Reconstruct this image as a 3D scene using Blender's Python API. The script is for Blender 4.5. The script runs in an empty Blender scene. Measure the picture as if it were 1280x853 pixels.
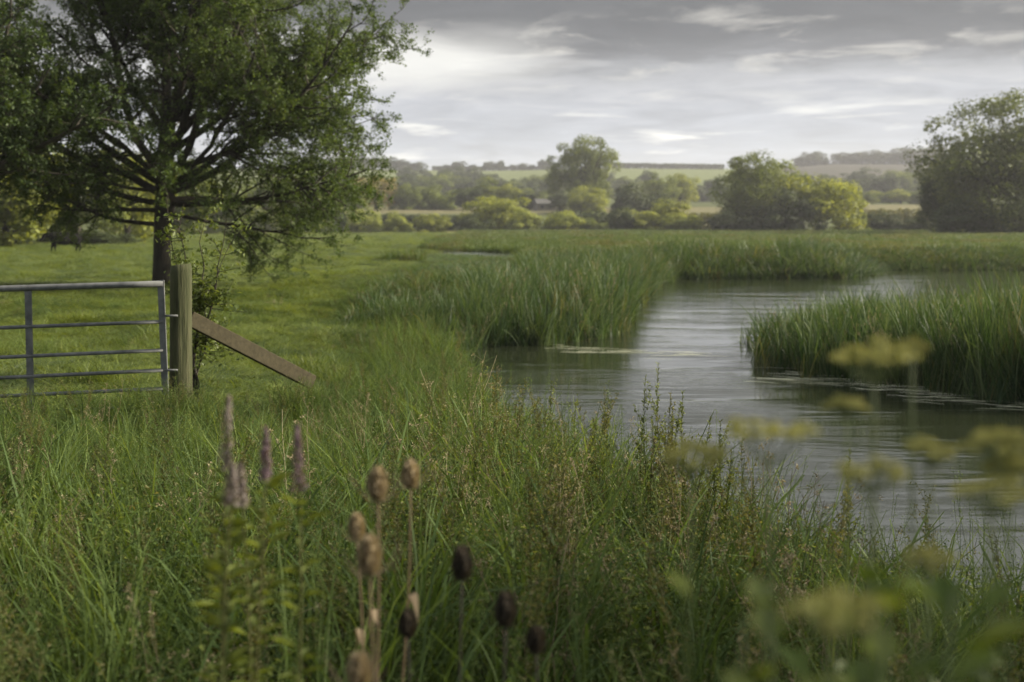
import bpy, math, random
import numpy as np
from mathutils import Vector

R = math.radians
S = bpy.context.scene
C = S.collection
rng = np.random.default_rng(7)
random.seed(7)

# ------------------------------------------------------------------ camera
EYE, F, CX, HY = 1.68, 1493.0, 640.0, 282.0      # eye height, focal length / centre / horizon in photo pixels
cam = bpy.data.cameras.new('camera'); camo = bpy.data.objects.new('camera', cam); C.objects.link(camo)
camo.location = (0, 0, EYE); camo.rotation_euler = (R(90), 0, 0)
cam.sensor_width = 36; cam.lens = F / 1280 * 36; cam.shift_y = -144.5 / 1280
cam.clip_start = 0.05; cam.clip_end = 6000
cam.dof.use_dof = True; cam.dof.focus_distance = 7.6; cam.dof.aperture_fstop = 2.4
S.camera = camo

def at(px, py, d):
    return Vector(((px - CX) / F * d, d, EYE - (py - HY) / F * d))

# ------------------------------------------------------------------ light and sky
SUN_AZ, SUN_EL = 80.0, 28.0       # degrees to the right of the view direction, above the horizon
sl = bpy.data.lights.new('sun', 'SUN'); so = bpy.data.objects.new('sun', sl); C.objects.link(so)
sl.energy = 3.6; sl.angle = R(4.0); sl.color = (1.0, 0.90, 0.72)
sd = Vector((math.sin(R(SUN_AZ)) * math.cos(R(SUN_EL)), math.cos(R(SUN_AZ)) * math.cos(R(SUN_EL)), math.sin(R(SUN_EL))))
so.rotation_euler = sd.to_track_quat('Z', 'Y').to_euler()
so.location = (0, 0, 30)
S.view_settings.view_transform = 'Standard'; S.view_settings.look = 'None'
S.view_settings.gamma = 1; S.view_settings.exposure = 1.70
S.render.engine = 'CYCLES'
S.cycles.use_denoising = True
S.cycles.max_bounces = 6; S.cycles.diffuse_bounces = 3; S.cycles.glossy_bounces = 2
S.cycles.transmission_bounces = 3; S.cycles.volume_bounces = 0; S.cycles.transparent_max_bounces = 4
S.cycles.sample_clamp_indirect = 4

class NT:
    """small node-tree writer"""
    def __init__(s, tree): s.t = tree
    def n(s, typ, props=None, **ins):
        nd = s.t.nodes.new(typ)
        for k, v in (props or {}).items(): setattr(nd, k, v)
        for k, v in ins.items():
            key = int(k[1:]) if k[0] == '_' and k[1:].isdigit() else k.replace('_', ' ')
            s.set(nd.inputs[key], v)
        return nd
    def set(s, sock, v):
        if isinstance(v, bpy.types.NodeSocket): s.t.links.new(v, sock)
        elif isinstance(v, bpy.types.Node): s.t.links.new(v.outputs[0], sock)
        else: sock.default_value = v
    def math(s, op, a, b=0.0, clamp=False):
        nd = s.t.nodes.new('ShaderNodeMath'); nd.operation = op; nd.use_clamp = clamp
        s.set(nd.inputs[0], a); s.set(nd.inputs[1], b); return nd.outputs[0]
    def ramp(s, fac, stops, interp='LINEAR'):
        nd = s.t.nodes.new('ShaderNodeValToRGB'); cr = nd.color_ramp; cr.interpolation = interp
        while len(cr.elements) > 1: cr.elements.remove(cr.elements[-1])
        for i, (p, c) in enumerate(stops):
            e = cr.elements[0] if i == 0 else cr.elements.new(p)
            e.position = p; e.color = (*c, 1) if len(c) == 3 else c
        s.set(nd.inputs[0], fac); return nd.outputs[0]
    def mix(s, fac, a, b, mode='MIX'):
        nd = s.t.nodes.new('ShaderNodeMix'); nd.data_type = 'RGBA'; nd.blend_type = mode
        s.set(nd.inputs[0], fac); s.set(nd.inputs[6], a); s.set(nd.inputs[7], b); return nd.outputs[2]

W = bpy.data.worlds.new('World'); S.world = W; W.use_nodes = True
W.node_tree.nodes.clear(); w = NT(W.node_tree)
sky = w.n('ShaderNodeTexSky'); sky.sky_type = 'NISHITA'; sky.sun_disc = False
sky.sun_elevation = R(SUN_EL); sky.sun_rotation = R(SUN_AZ)
tc = w.n('ShaderNodeTexCoord'); sp = w.n('ShaderNodeSeparateXYZ', Vector=tc.outputs['Generated'])
ez = w.math('MAXIMUM', sp.outputs[2], 0.0)
den = w.math('ADD', ez, 0.055)
pu = w.math('DIVIDE', sp.outputs[0], den); pv = w.math('DIVIDE', sp.outputs[1], den)
pl = w.n('ShaderNodeCombineXYZ', X=pu, Y=pv, Z=0.0)
def wn(sc, det, ro, di, ofs):
    v = w.n('ShaderNodeVectorMath', {'operation': 'ADD'}, _0=pl.outputs[0], _1=ofs)
    return w.n('ShaderNodeTexNoise', Vector=v.outputs[0], Scale=sc, Detail=det, Roughness=ro, Distortion=di).outputs[0]
n1 = wn(0.45, 8.0, 0.6, 0.5, (0, 0, 0)); n2 = wn(1.7, 7.0, 0.62, 0.8, (5.2, 1.3, 0)); n3 = wn(5.5, 6.0, 0.65, 0.6, (2.2, 9.1, 0))
c1 = w.math('SUBTRACT', n1, 0.5); c2 = w.math('SUBTRACT', n2, 0.5); c3 = w.math('SUBTRACT', n3, 0.5)
tt = w.math('ADD', w.math('ADD', w.math('ADD', ez, w.math('MULTIPLY', c1, 0.055)), w.math('MULTIPLY', c2, 0.05)), w.math('MULTIPLY', c3, 0.02))
# the broken deck: pale at the horizon, a blue grey sheet, then the heavy dark base overhead
cl = w.ramp(w.math('MULTIPLY', tt, 2.0), [
    (0.00, (0.66, 0.68, 0.70)), (0.08, (0.62, 0.64, 0.67)), (0.15, (0.50, 0.525, 0.575)), (0.205, (0.48, 0.50, 0.545)),
    (0.235, (0.49, 0.50, 0.53)), (0.258, (0.35, 0.36, 0.38)), (0.28, (0.21, 0.215, 0.228)), (0.305, (0.14, 0.143, 0.153)),
    (0.41, (0.12, 0.122, 0.13)), (0.50, (0.64, 0.65, 0.665)), (0.66, (0.60, 0.61, 0.63)), (1.0, (0.58, 0.59, 0.61))])
shade = w.math('ADD', 1.0, w.math('ADD', w.math('MULTIPLY', c2, 0.9), w.math('MULTIPLY', c3, 0.25)))
cl = w.mix(1.0, cl, w.n('ShaderNodeCombineColor', Red=shade, Green=shade, Blue=shade).outputs[0], 'MULTIPLY')
# thin bright breaks with warm edges along the lower side of the dark base, and a few lower down
az = w.math('ARCTAN2', sp.outputs[0], sp.outputs[1])
edge = w.math('ADD', w.math('ADD', ez, w.math('MULTIPLY', c1, .05)), w.math('MULTIPLY', c2, .03))
bandA = w.ramp(w.math('ADD', edge, w.math('MULTIPLY', c3, .05)), [(0.100, (0, 0, 0)), (0.130, (1, 1, 1)), (0.152, (1, 1, 1)), (0.185, (0, 0, 0))])
holesA = w.ramp(wn(2.3, 6.0, 0.62, 0.5, (7.4, 3.3, 0)), [(0.53, (0, 0, 0)), (0.76, (1, 1, 1))])
bandB = w.ramp(ez, [(0.035, (0, 0, 0)), (0.06, (1, 1, 1)), (0.085, (1, 1, 1)), (0.115, (0, 0, 0))])
holesB = w.ramp(wn(1.15, 5.0, 0.55, 0.4, (1.1, 4.7, 0)), [(0.57, (0, 0, 0)), (0.70, (1, 1, 1))])
left = w.ramp(w.math('ADD', w.math('ADD', az, 0.5), w.math('MULTIPLY', c1, .35)), [(0.05, (0, 0, 0)), (0.28, (1, 1, 1)), (0.43, (1, 1, 1)), (0.56, (0, 0, 0))])
leftband = w.math('MULTIPLY', left, w.ramp(edge, [(0.105, (0, 0, 0)), (0.128, (1, 1, 1)), (0.150, (1, 1, 1)), (0.170, (0, 0, 0))]))
cl2 = w.mix(w.math('MULTIPLY', w.math('MULTIPLY', bandA, holesA), 0.7), cl, (0.92, 0.89, 0.80, 1))
cl2 = w.mix(w.math('MULTIPLY', w.math('MULTIPLY', bandB, holesB), 0.95), cl2, (1.0, 0.99, 0.93, 1))
cl2 = w.mix(w.math('MULTIPLY', leftband, 0.8), cl2, (0.95, 0.94, 0.89, 1))
ns = w.mix(1.0, sky.outputs[0], (0.1, 0.1, 0.1, 1), 'MULTIPLY')
gap = w.math('MULTIPLY', w.ramp(n1, [(0.5, (0, 0, 0)), (0.72, (1, 1, 1))]), w.ramp(ez, [(0.2, (0, 0, 0)), (0.5, (1, 1, 1))]))
fin = w.mix(w.math('ADD', w.math('MULTIPLY', gap, 0.7), 0.06), cl2, ns)
bg = w.n('ShaderNodeBackground', Color=fin, Strength=0.36)
w.n('ShaderNodeOutputWorld', Surface=bg.outputs[0])

# ------------------------------------------------------------------ helpers
def tag(o, label=None, cat=None, group=None, kind=None):
    if label: o['label'] = label
    if cat: o['category'] = cat
    if group: o['group'] = group
    if kind: o['kind'] = kind
    return o

def empty(name, loc, label, cat, group=None, rz=0.0, scale=None):
    o = bpy.data.objects.new(name, None); C.objects.link(o); o.location = loc; o.rotation_euler = (0, 0, rz)
    o.empty_display_size = 0.2
    if scale is not None: o.scale = scale
    return tag(o, label, cat, group)

def copy_tree(o, parent=None):
    c = o.copy(); C.objects.link(c); c.parent = parent
    for ch in [k for k in o.children]:
        copy_tree(ch, c)
    return c

class G:
    """collects geometry (triangles and quads) with a per-vertex tint, then links ONE mesh object"""
    def __init__(s): s.v = []; s.q = []; s.t = []; s.tint = []; s.n = 0
    def add(s, v, quads=None, tris=None, tint=0.5):
        v = np.asarray(v, float).reshape(-1, 3)
        if quads is not None and len(quads): s.q.append(np.asarray(quads, int).reshape(-1, 4) + s.n)
        if tris is not None and len(tris): s.t.append(np.asarray(tris, int).reshape(-1, 3) + s.n)
        s.tint.append(np.broadcast_to(np.asarray(tint, float), (len(v),)))
        s.v.append(v); s.n += len(v)
    def tube(s, pts, radii, sides=6, tint=0.5, cap=True):
        pts = np.asarray(pts, float); n = len(pts); radii = np.broadcast_to(np.asarray(radii, float), (n,))
        tan = np.gradient(pts, axis=0); tan /= np.linalg.norm(tan, axis=1)[:, None] + 1e-9
        ref = np.array([0, 0, 1.0]) if abs(tan[0, 2]) < 0.9 else np.array([1.0, 0, 0])
        a = np.cross(tan, ref); a /= np.linalg.norm(a, axis=1)[:, None] + 1e-9
        b = np.cross(tan, a)
        th = np.arange(sides) / sides * 2 * np.pi
        v = pts[:, None] + radii[:, None, None] * (np.cos(th)[None, :, None] * a[:, None] + np.sin(th)[None, :, None] * b[:, None])
        i = np.arange(n - 1)[:, None] * sides; j = np.arange(sides)[None]; k = (j + 1) % sides
        q = np.stack([i + j, i + k, i + sides + k, i + sides + j], -1).reshape(-1, 4)
        vv = v.reshape(-1, 3); tr = None
        if cap:
            vv = np.vstack([vv, pts[0], pts[-1]]); m = n * sides; jj = np.arange(sides); kk = (jj + 1) % sides
            tr = np.vstack([np.stack([np.full(sides, m), kk, jj], -1), np.stack([np.full(sides, m + 1), (n - 1) * sides + jj, (n - 1) * sides + kk], -1)])
        s.add(vv, q, tr, tint)
    def box(s, c, h, rot=None, tint=0.5):
        v = np.array([[x, y, z] for x in (-1, 1) for y in (-1, 1) for z in (-1, 1)], float) * np.asarray(h)
        if rot is not None: v = v @ np.asarray(rot).T
        s.add(v + np.asarray(c), [[0, 1, 3, 2], [4, 6, 7, 5], [0, 4, 5, 1], [2, 3, 7, 6], [0, 2, 6, 4], [1, 5, 7, 3]], tint=tint)
    def leaves(s, p, nrm, size, aspect=0.55, tint=0.5, axis=None):
        """one folded diamond leaf (two triangles) at each point"""
        n = len(p); size = np.broadcast_to(np.asarray(size, float), (n,))
        r = rng.normal(size=(n, 3)) if axis is None else axis
        nrm = nrm / (np.linalg.norm(nrm, axis=1)[:, None] + 1e-9)
        u = r - (r * nrm).sum(1)[:, None] * nrm; u /= np.linalg.norm(u, axis=1)[:, None] + 1e-9
        w_ = np.cross(nrm, u)
        hs = size[:, None] * 0.5
        fold = nrm * hs * 0.25
        v = np.stack([p - u * hs, p + w_ * hs * aspect + fold, p + u * hs - fold * 0.6, p - w_ * hs * aspect + fold], 1)
        b = np.arange(n)[:, None] * 4
        s.add(v.reshape(-1, 3), None, np.concatenate([b + [0, 1, 2], b + [0, 2, 3]]), np.repeat(np.broadcast_to(tint, (n,)), 4))
    def build(s, name, mat, parent=None, smooth=True, link=True):
        me = bpy.data.meshes.new(name); v = np.vstack(s.v)
        q = np.vstack(s.q) if s.q else np.zeros((0, 4), int); t = np.vstack(s.t) if s.t else np.zeros((0, 3), int)
        me.vertices.add(len(v)); me.vertices.foreach_set('co', v.astype(np.float32).ravel())
        lv = np.concatenate([q.ravel(), t.ravel()]).astype(np.int32)
        me.loops.add(len(lv)); me.loops.foreach_set('vertex_index', lv)
        ls = np.concatenate([np.arange(len(q)) * 4, len(q) * 4 + np.arange(len(t)) * 3]).astype(np.int32)
        me.polygons.add(len(ls)); me.polygons.foreach_set('loop_start', ls)
        me.polygons.foreach_set('use_smooth', np.full(len(ls), smooth))
        me.update(calc_edges=True)
        at_ = me.attributes.new('tint', 'FLOAT', 'POINT'); at_.data.foreach_set('value', np.concatenate(s.tint).astype(np.float32))
        me.materials.append(mat)
        o = bpy.data.objects.new(name, me)
        if link: C.objects.link(o)
        if parent is not None: o.parent = parent
        return o

def fbm(x, y, scale=1.0, seed=0, octs=4):
    r = np.random.default_rng(seed); out = np.zeros(np.broadcast(x, y).shape); a = 1.0; f = 1.0 / scale
    for _ in range(octs):
        for k in range(3):
            th = r.uniform(0, 2 * np.pi); ph = r.uniform(0, 6.28, 2); c, s_ = math.cos(th), math.sin(th)
            out = out + a / 3 * np.sin((x * c + y * s_) * f * 6.28 * .7 + ph[0] + 1.3 * np.sin((-x * s_ + y * c) * f * 3.1 + ph[1]))
        a *= 0.5; f *= 2.1
    return out / 1.2

# ------------------------------------------------------------------ materials
def leaf_mat(name, dark, mid, light, transl=0.4, rough=0.55, inst=0.0, spec=0.3):
    m = bpy.data.materials.new(name); m.use_nodes = True; t = NT(m.node_tree); m.node_tree.nodes.clear()
    a = t.n('ShaderNodeAttribute', {'attribute_name': 'tint'})
    f = a.outputs['Fac']
    if inst:
        oi = t.n('ShaderNodeObjectInfo')
        f = t.math('ADD', f, t.math('MULTIPLY', t.math('SUBTRACT', oi.outputs['Random'], 0.5), inst))
    col = t.ramp(f, [(0.0, dark), (0.5, mid), (1.0, light)])
    p = t.n('ShaderNodeBsdfPrincipled', Base_Color=col, Roughness=rough); p.inputs['Specular IOR Level'].default_value = spec
    tr = t.n('ShaderNodeBsdfTranslucent', Color=t.mix(1.0, col, (1.35, 1.25, 0.55, 1), 'MULTIPLY'))
    mx = t.n('ShaderNodeMixShader', _0=transl, _1=p.outputs[0], _2=tr.outputs[0])
    t.n('ShaderNodeOutputMaterial', Surface=mx.outputs[0])
    return m

def noise_mat(name, stops, scale=(1, 1, 1), nscale=5.0, rough=0.8, bump=0.3, metallic=0.0, dist=0.01, detail=6.0, spec=0.3):
    m = bpy.data.materials.new(name); m.use_nodes = True; t = NT(m.node_tree); m.node_tree.nodes.clear()
    tc = t.n('ShaderNodeTexCoord'); mp = t.n('ShaderNodeMapping', Vector=tc.outputs['Object'], Scale=scale)
    nz = t.n('ShaderNodeTexNoise', Vector=mp.outputs[0], Scale=nscale, Detail=detail, Roughness=0.62)
    col = t.ramp(nz.outputs[0], stops)
    b = t.n('ShaderNodeBump', Strength=bump, Distance=dist, Height=nz.outputs[0])
    p = t.n('ShaderNodeBsdfPrincipled', Base_Color=col, Roughness=rough, Metallic=metallic, Normal=b.outputs[0])
    p.inputs['Specular IOR Level'].default_value = spec
    t.n('ShaderNodeOutputMaterial', Surface=p.outputs[0])
    return m

M = {}
M['bark'] = noise_mat('bark', [(0.3, (0.018, 0.016, 0.012)), (0.7, (0.06, 0.052, 0.038))], (1, 1, .25), 9, .9, .8, dist=.03)
M['palebark'] = noise_mat('pale_bark', [(0.3, (0.06, 0.055, 0.04)), (0.7, (0.16, 0.15, 0.11))], (1, 1, .25), 9, .9, .8, dist=.03)
M['hero'] = leaf_mat('hero_leaves', (0.034, 0.056, 0.016), (0.068, 0.108, 0.026), (0.12, 0.165, 0.040), 0.42)
M['near_dark'] = leaf_mat('near_dark_leaves', (0.024, 0.040, 0.012), (0.044, 0.074, 0.020), (0.075, 0.11, 0.028), 0.35)
M['dark'] = leaf_mat('dark_leaves', (0.026, 0.038, 0.013), (0.050, 0.070, 0.020), (0.085, 0.11, 0.030), 0.3)
M['willow'] = leaf_mat('willow_leaves', (0.048, 0.066, 0.018), (0.090, 0.118, 0.030), (0.15, 0.18, 0.045), 0.4)
M['mid'] = leaf_mat('mid_leaves', (0.068, 0.094, 0.022), (0.125, 0.16, 0.034), (0.20, 0.24, 0.05), 0.42)
M['light'] = leaf_mat('light_leaves', (0.12, 0.145, 0.026), (0.21, 0.24, 0.042), (0.31, 0.34, 0.065), 0.45)
M['yellow'] = leaf_mat('yellow_leaves', (0.13, 0.16, 0.035), (0.235, 0.275, 0.062), (0.35, 0.385, 0.10), 0.45)
M['gold'] = leaf_mat('golden_leaves', (0.14, 0.125, 0.03), (0.24, 0.205, 0.045), (0.32, 0.27, 0.06), 0.35)
M['grass'] = leaf_mat('grass_blades', (0.050, 0.080, 0.018), (0.095, 0.145, 0.034), (0.165, 0.215, 0.060), 0.42, 0.62, 0.5, 0.18)
M['grass_deep'] = leaf_mat('deep_grass_blades', (0.036, 0.062, 0.018), (0.068, 0.112, 0.030), (0.115, 0.165, 0.050), 0.4, 0.62, 0.5, 0.18)
M['olive'] = leaf_mat('olive_herbs', (0.050, 0.058, 0.020), (0.098, 0.105, 0.036), (0.17, 0.165, 0.065), 0.38, 0.6, 0.5)
M['straw'] = leaf_mat('dry_stalks', (0.11, 0.085, 0.045), (0.21, 0.17, 0.10), (0.36, 0.31, 0.20), 0.2, 0.7, 0.6)
M['reed'] = leaf_mat('reed_blades', (0.024, 0.050, 0.018), (0.050, 0.092, 0.032), (0.14, 0.18, 0.09), 0.36, 0.5, 0.5, 0.25)
M['reed_far'] = leaf_mat('marsh_blades', (0.035, 0.062, 0.018), (0.068, 0.110, 0.028), (0.13, 0.17, 0.05), 0.35, 0.5, 0.6, 0.25)
M['meadow'] = leaf_mat('meadow_blades', (0.060, 0.090, 0.020), (0.115, 0.158, 0.034), (0.20, 0.235, 0.055), 0.42, 0.5, 0.6, 0.3)
M['meadow_dark'] = leaf_mat('dark_meadow_blades', (0.030, 0.052, 0.014), (0.058, 0.090, 0.024), (0.10, 0.13, 0.04), 0.35, 0.5, 0.5, 0.3)
M['umbel'] = leaf_mat('umbel_heads', (0.24, 0.24, 0.08), (0.36, 0.36, 0.13), (0.47, 0.46, 0.19), 0.35, 0.7)
M['umbel_stem'] = leaf_mat('umbel_stems', (0.08, 0.11, 0.04), (0.12, 0.15, 0.06), (0.17, 0.2, 0.08), 0.1, 0.6)
M['purple'] = leaf_mat('purple_flowers', (0.095, 0.065, 0.085), (0.16, 0.11, 0.145), (0.25, 0.18, 0.22), 0.3, 0.7)
M['faded'] = leaf_mat('faded_flowers', (0.12, 0.095, 0.085), (0.20, 0.165, 0.155), (0.29, 0.25, 0.235), 0.25, 0.7)
M['teasel_brown'] = leaf_mat('teasel_brown', (0.055, 0.036, 0.020), (0.145, 0.105, 0.062), (0.42, 0.35, 0.24), 0.15, 0.8)
M['teasel_dark'] = leaf_mat('teasel_dark', (0.012, 0.011, 0.010), (0.028, 0.024, 0.020), (0.075, 0.06, 0.045), 0.1, 0.8)
M['sapling'] = leaf_mat('sapling_leaves', (0.055, 0.08, 0.02), (0.095, 0.13, 0.03), (0.18, 0.22, 0.06), 0.42, 0.5)
M['weed'] = leaf_mat('water_weed', (0.16, 0.18, 0.10), (0.32, 0.34, 0.22), (0.50, 0.50, 0.38), 0.0, 0.5)
M['steel'] = noise_mat('galvanised_steel', [(0.35, (0.085, 0.09, 0.09)), (0.65, (0.17, 0.175, 0.175))], (1, 1, 1), 9, .75, .2, 0.25, .003)
M['post'] = noise_mat('weathered_post', [(0.28, (0.018, 0.019, 0.009)), (0.42, (0.042, 0.048, 0.020)), (0.6, (0.060, 0.062, 0.030)), (0.75, (0.092, 0.086, 0.050))], (1, 1, .10), 19, .95, 1.0, dist=.025)
M['plank'] = noise_mat('weathered_plank', [(0.3, (0.030, 0.025, 0.012)), (0.7, (0.062, 0.052, 0.028))], (1, 1, 1), 22, .9, .6, dist=.006)
M['cow'] = noise_mat('black_hide', [(0.3, (0.006, 0.006, 0.006)), (0.7, (0.011, 0.010, 0.010))], (1, 1, 1), 9, .9, .1, spec=.08)
M['render'] = noise_mat('pale_wall', [(0.3, (0.11, 0.105, 0.09)), (0.7, (0.15, 0.145, 0.12))], (1, 1, 1), 2, .9, .1)
M['roof'] = noise_mat('slate_roof', [(0.3, (0.075, 0.075, 0.075)), (0.7, (0.11, 0.11, 0.108))], (1, 1, 1), 3, .9, .1)
M['pane'] = noise_mat('window_glass', [(0.3, (0.03, 0.035, 0.04)), (0.7, (0.05, 0.055, 0.06))], (1, 1, 1), 3, .1, .0)

# ------------------------------------------------------------------ terrain and river
RIVER = np.array([(9, -8), (5.0, 0), (3.9, 3), (2.9, 5.6), (1.8, 8), (0.6, 10.2), (-0.1, 13.0), (-.7, 17), (-1.1, 21), (-1.3, 23.4), (-.6, 24.3),
                  (0.6, 24.2), (1.5, 25.2), (2.4, 30), (3.5, 38), (4.9, 46), (6.9, 54.0), (11, 54.6), (15, 55.2), (17.0, 58), (19, 64.5), (30, 65.5), (45, 62),
                  (60, 50), (45, 30), (27, 14), (20, 0), (17, -8)], float)
POOL = np.array([(-6.0, 80), (-3.6, 82), (-.2, 76), (.9, 70), (-.8, 66.5), (-3.2, 69.5)], float)      # a splash of flood water lying in the meadow
REEDBED = np.array([(4.5, 20.2), (5.5, 18.3), (6.2, 16.9), (7.3, 15.5), (12, 13.5), (18, 15), (17, 24), (12, 27), (8, 27), (5.2, 24.5)], float)

def sdf(x, y, poly):
    """signed distance, negative inside"""
    x = np.asarray(x, float); y = np.asarray(y, float)
    d = np.full(x.shape, 1e9); ins = np.zeros(x.shape, bool); n = len(poly)
    for i in range(n):
        x0, y0 = poly[i]; x1, y1 = poly[(i + 1) % n]
        dx, dy = x1 - x0, y1 - y0
        t = np.clip(((x - x0) * dx + (y - y0) * dy) / (dx * dx + dy * dy), 0, 1)
        d = np.minimum(d, np.hypot(x - x0 - t * dx, y - y0 - t * dy))
        c = ((y0 > y) != (y1 > y)) & (x < (x1 - x0) * (y - y0) / (y1 - y0 + 1e-12) + x0)
        ins ^= c
    return np.where(ins, -d, d)

WATER = -0.72
def shore(x, y):
    return sdf(x, y, RIVER) + 0.25 * fbm(x, y, 3.0, 5, 3)

def ground(x, y, s=None):
    x = np.asarray(x, float); y = np.asarray(y, float)
    if s is None: s = shore(x, y)
    d = np.maximum(y, 0)
    far = np.interp(d, [0, 262, 300, 350, 400, 550, 800, 1000, 1100, 1180, 1400], [0, 0, 1.8, 5.6, 7.6, 12, 28, 46, 53, 54, 40])
    side = np.clip((x / np.maximum(d, 1) - 0.2) / 0.08, 0, 1); side = side * side * (3 - 2 * side)
    far = far * (1 + 0.10 * side) + np.clip((d - 500) / 500, 0, 1) * 2.2 * fbm(x, y * 0, 420, 9, 3)
    left = np.interp(x / np.maximum(d, 8), [-0.2, -0.08], [1, 0])
    base = -0.10 * left + 0.05 * fbm(x, y, 6, 2, 3) * np.clip((s - 1) / 3, 0, 1) + 0.02 * fbm(x, y, 1.2, 12, 2)
    land = base + far
    bank = np.interp(s, [-3, -1, 0, 0.4, 1.2, 3.5], [-1.0, -0.75, 0, 0.22, 0.48, 1.0])
    sp_ = sdf(x, y, POOL); k_ = np.clip((9 - sp_) / 5, 0, 1) * (y > 40) * (y < 100); land = land * (1 - k_) + (-0.10) * k_ - 0.3 * np.clip(-sp_ + .3, 0, 1)
    lo = WATER - 0.03
    return np.where(s < 0, lo + bank * 0.9, lo + (land - lo) * bank)

def gz(x, y): return float(ground(np.array([x]), np.array([y]))[0])

def axis(lims):
    out = []
    for a, b, st in lims: out.append(np.arange(a, b, st))
    return np.concatenate(out + [[lims[-1][1]]])
gx = axis([(-1300, -300, 40), (-300, -60, 8), (-60, -14, 1.2), (-14, 24, 0.28), (24, 70, 1.2), (70, 300, 8), (300, 1300, 40)])
gy = axis([(-40, 0, 2), (0, 34, 0.28), (34, 70, 0.5), (70, 130, 1.2), (130, 260, 5), (260, 1400, 15)])
GX, GY = np.meshgrid(gx, gy)
GS = shore(GX, GY); GZ = ground(GX, GY, GS)
g = G(); nx, ny = len(gx), len(gy)
i = np.arange(ny - 1)[:, None] * nx; j = np.arange(nx - 1)[None]
quads = np.stack([i + j, i + j + 1, i + nx + j + 1, i + nx + j], -1).reshape(-1, 4)
g.add(np.stack([GX.ravel(), GY.ravel(), GZ.ravel()], 1), quads)
# ground cover by place: mud by the water, meadow, stubble, pasture and ploughed land on the hill
ratio = GX / np.maximum(GY, 1)
col = np.empty(GX.shape + (4,)); col[..., 3] = 1
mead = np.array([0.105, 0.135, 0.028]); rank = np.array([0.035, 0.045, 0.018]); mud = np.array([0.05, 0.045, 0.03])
stub = np.array([0.145, 0.135, 0.075]); pasture = np.array([0.115, 0.14, 0.05]); plough = np.array([0.055, 0.052, 0.042]); scrub = np.array([0.07, 0.085, 0.03])
tan = np.array([0.20, 0.19, 0.07])
col[..., :3] = mead
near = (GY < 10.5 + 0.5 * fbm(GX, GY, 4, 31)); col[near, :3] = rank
marsh = (GX > -3.7 - (GY - 25) * 0.023) & (GY < 250); col[marsh, :3] = np.array([0.05, 0.075, 0.02])
col[(GY > 205) & (GY < 262), :3] = tan
col[(GY >= 262), :3] = scrub
st = (GY > 335) & (GY < 420); col[st, :3] = stub
up = (GY > 720); col[up & (ratio < 0.21), :3] = pasture
col[up & (ratio >= 0.21), :3] = plough
hp = (GY > 720) & (GY < 860) & (fbm(GX, GY, 200, 77) > 0.35) & (ratio < .21); col[hp, :3] = np.array([0.24, 0.24, 0.09])
col[GS < 0.5, :3] = mud
def ground_material():
    m = bpy.data.materials.new('ground_cover'); m.use_nodes = True; t = NT(m.node_tree); m.node_tree.nodes.clear()
    a = t.n('ShaderNodeAttribute', {'attribute_name': 'cover'})
    tc = t.n('ShaderNodeTexCoord')
    n1 = t.n('ShaderNodeTexNoise', Vector=tc.outputs['Object'], Scale=0.35, Detail=9.0, Roughness=0.7)
    n2 = t.n('ShaderNodeTexNoise', Vector=tc.outputs['Object'], Scale=18.0, Detail=6.0, Roughness=0.7)
    k = t.ramp(n1.outputs[0], [(0.3, (0.55, 0.6, 0.55)), (0.7, (1.35, 1.3, 1.2))])
    k2 = t.ramp(n2.outputs[0], [(0.3, (0.6, 0.6, 0.6)), (0.7, (1.35, 1.35, 1.3))])
    c = t.mix(1.0, t.mix(1.0, a.outputs['Color'], k, 'MULTIPLY'), k2, 'MULTIPLY')
    b = t.n('ShaderNodeBump', Strength=0.8, Distance=0.05, Height=n2.outputs[0])
    p = t.n('ShaderNodeBsdfPrincipled', Base_Color=c, Roughness=0.95, Normal=b.outputs[0]); p.inputs['Specular IOR Level'].default_value = 0.1
    t.n('ShaderNodeOutputMaterial', Surface=p.outputs[0]); return m
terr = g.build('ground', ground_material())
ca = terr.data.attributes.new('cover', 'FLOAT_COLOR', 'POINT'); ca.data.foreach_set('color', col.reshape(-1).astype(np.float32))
tag(terr, 'green floodplain meadow rising to fields on a low ridge', kind='structure')

def water_material():
    m = bpy.data.materials.new('river_water'); m.use_nodes = True; t = NT(m.node_tree); m.node_tree.nodes.clear()
    tc = t.n('ShaderNodeTexCoord')
    m1 = t.n('ShaderNodeMapping', Vector=tc.outputs['Object'], Scale=(0.9, 2.6, 1), Rotation=(0, 0, R(-8)))
    m2 = t.n('ShaderNodeMapping', Vector=tc.outputs['Object'], Scale=(0.16, 0.5, 1), Rotation=(0, 0, R(12)))
    a = t.n('ShaderNodeTexNoise', Vector=m1.outputs[0], Scale=2.2, Detail=4.0, Roughness=0.55)
    b = t.n('ShaderNodeTexNoise', Vector=m2.outputs[0], Scale=1.6, Detail=3.0, Roughness=0.5, Distortion=0.5)
    amp = t.ramp(b.outputs[0], [(0.42, (0.12, 0.12, 0.12)), (0.62, (1, 1, 1))])
    h = t.math('ADD', t.math('MULTIPLY', a.outputs[0], amp), t.math('MULTIPLY', b.outputs[0], 1.2))
    bp = t.n('ShaderNodeBump', Strength=0.26, Distance=0.05, Height=h)
    p = t.n('ShaderNodeBsdfPrincipled', Base_Color=(0.018, 0.022, 0.012, 1), Roughness=0.07, IOR=1.33, Normal=bp.outputs[0])
    t.n('ShaderNodeOutputMaterial', Surface=p.outputs[0]); return m
g = G(); g.add([(-12, -10, WATER), (75, -10, WATER), (75, 115, WATER), (-12, 115, WATER)], [[0, 1, 2, 3]])
WM = water_material()
tag(g.build('river', WM), 'slow grey river winding through the meadow', kind='structure')

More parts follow.
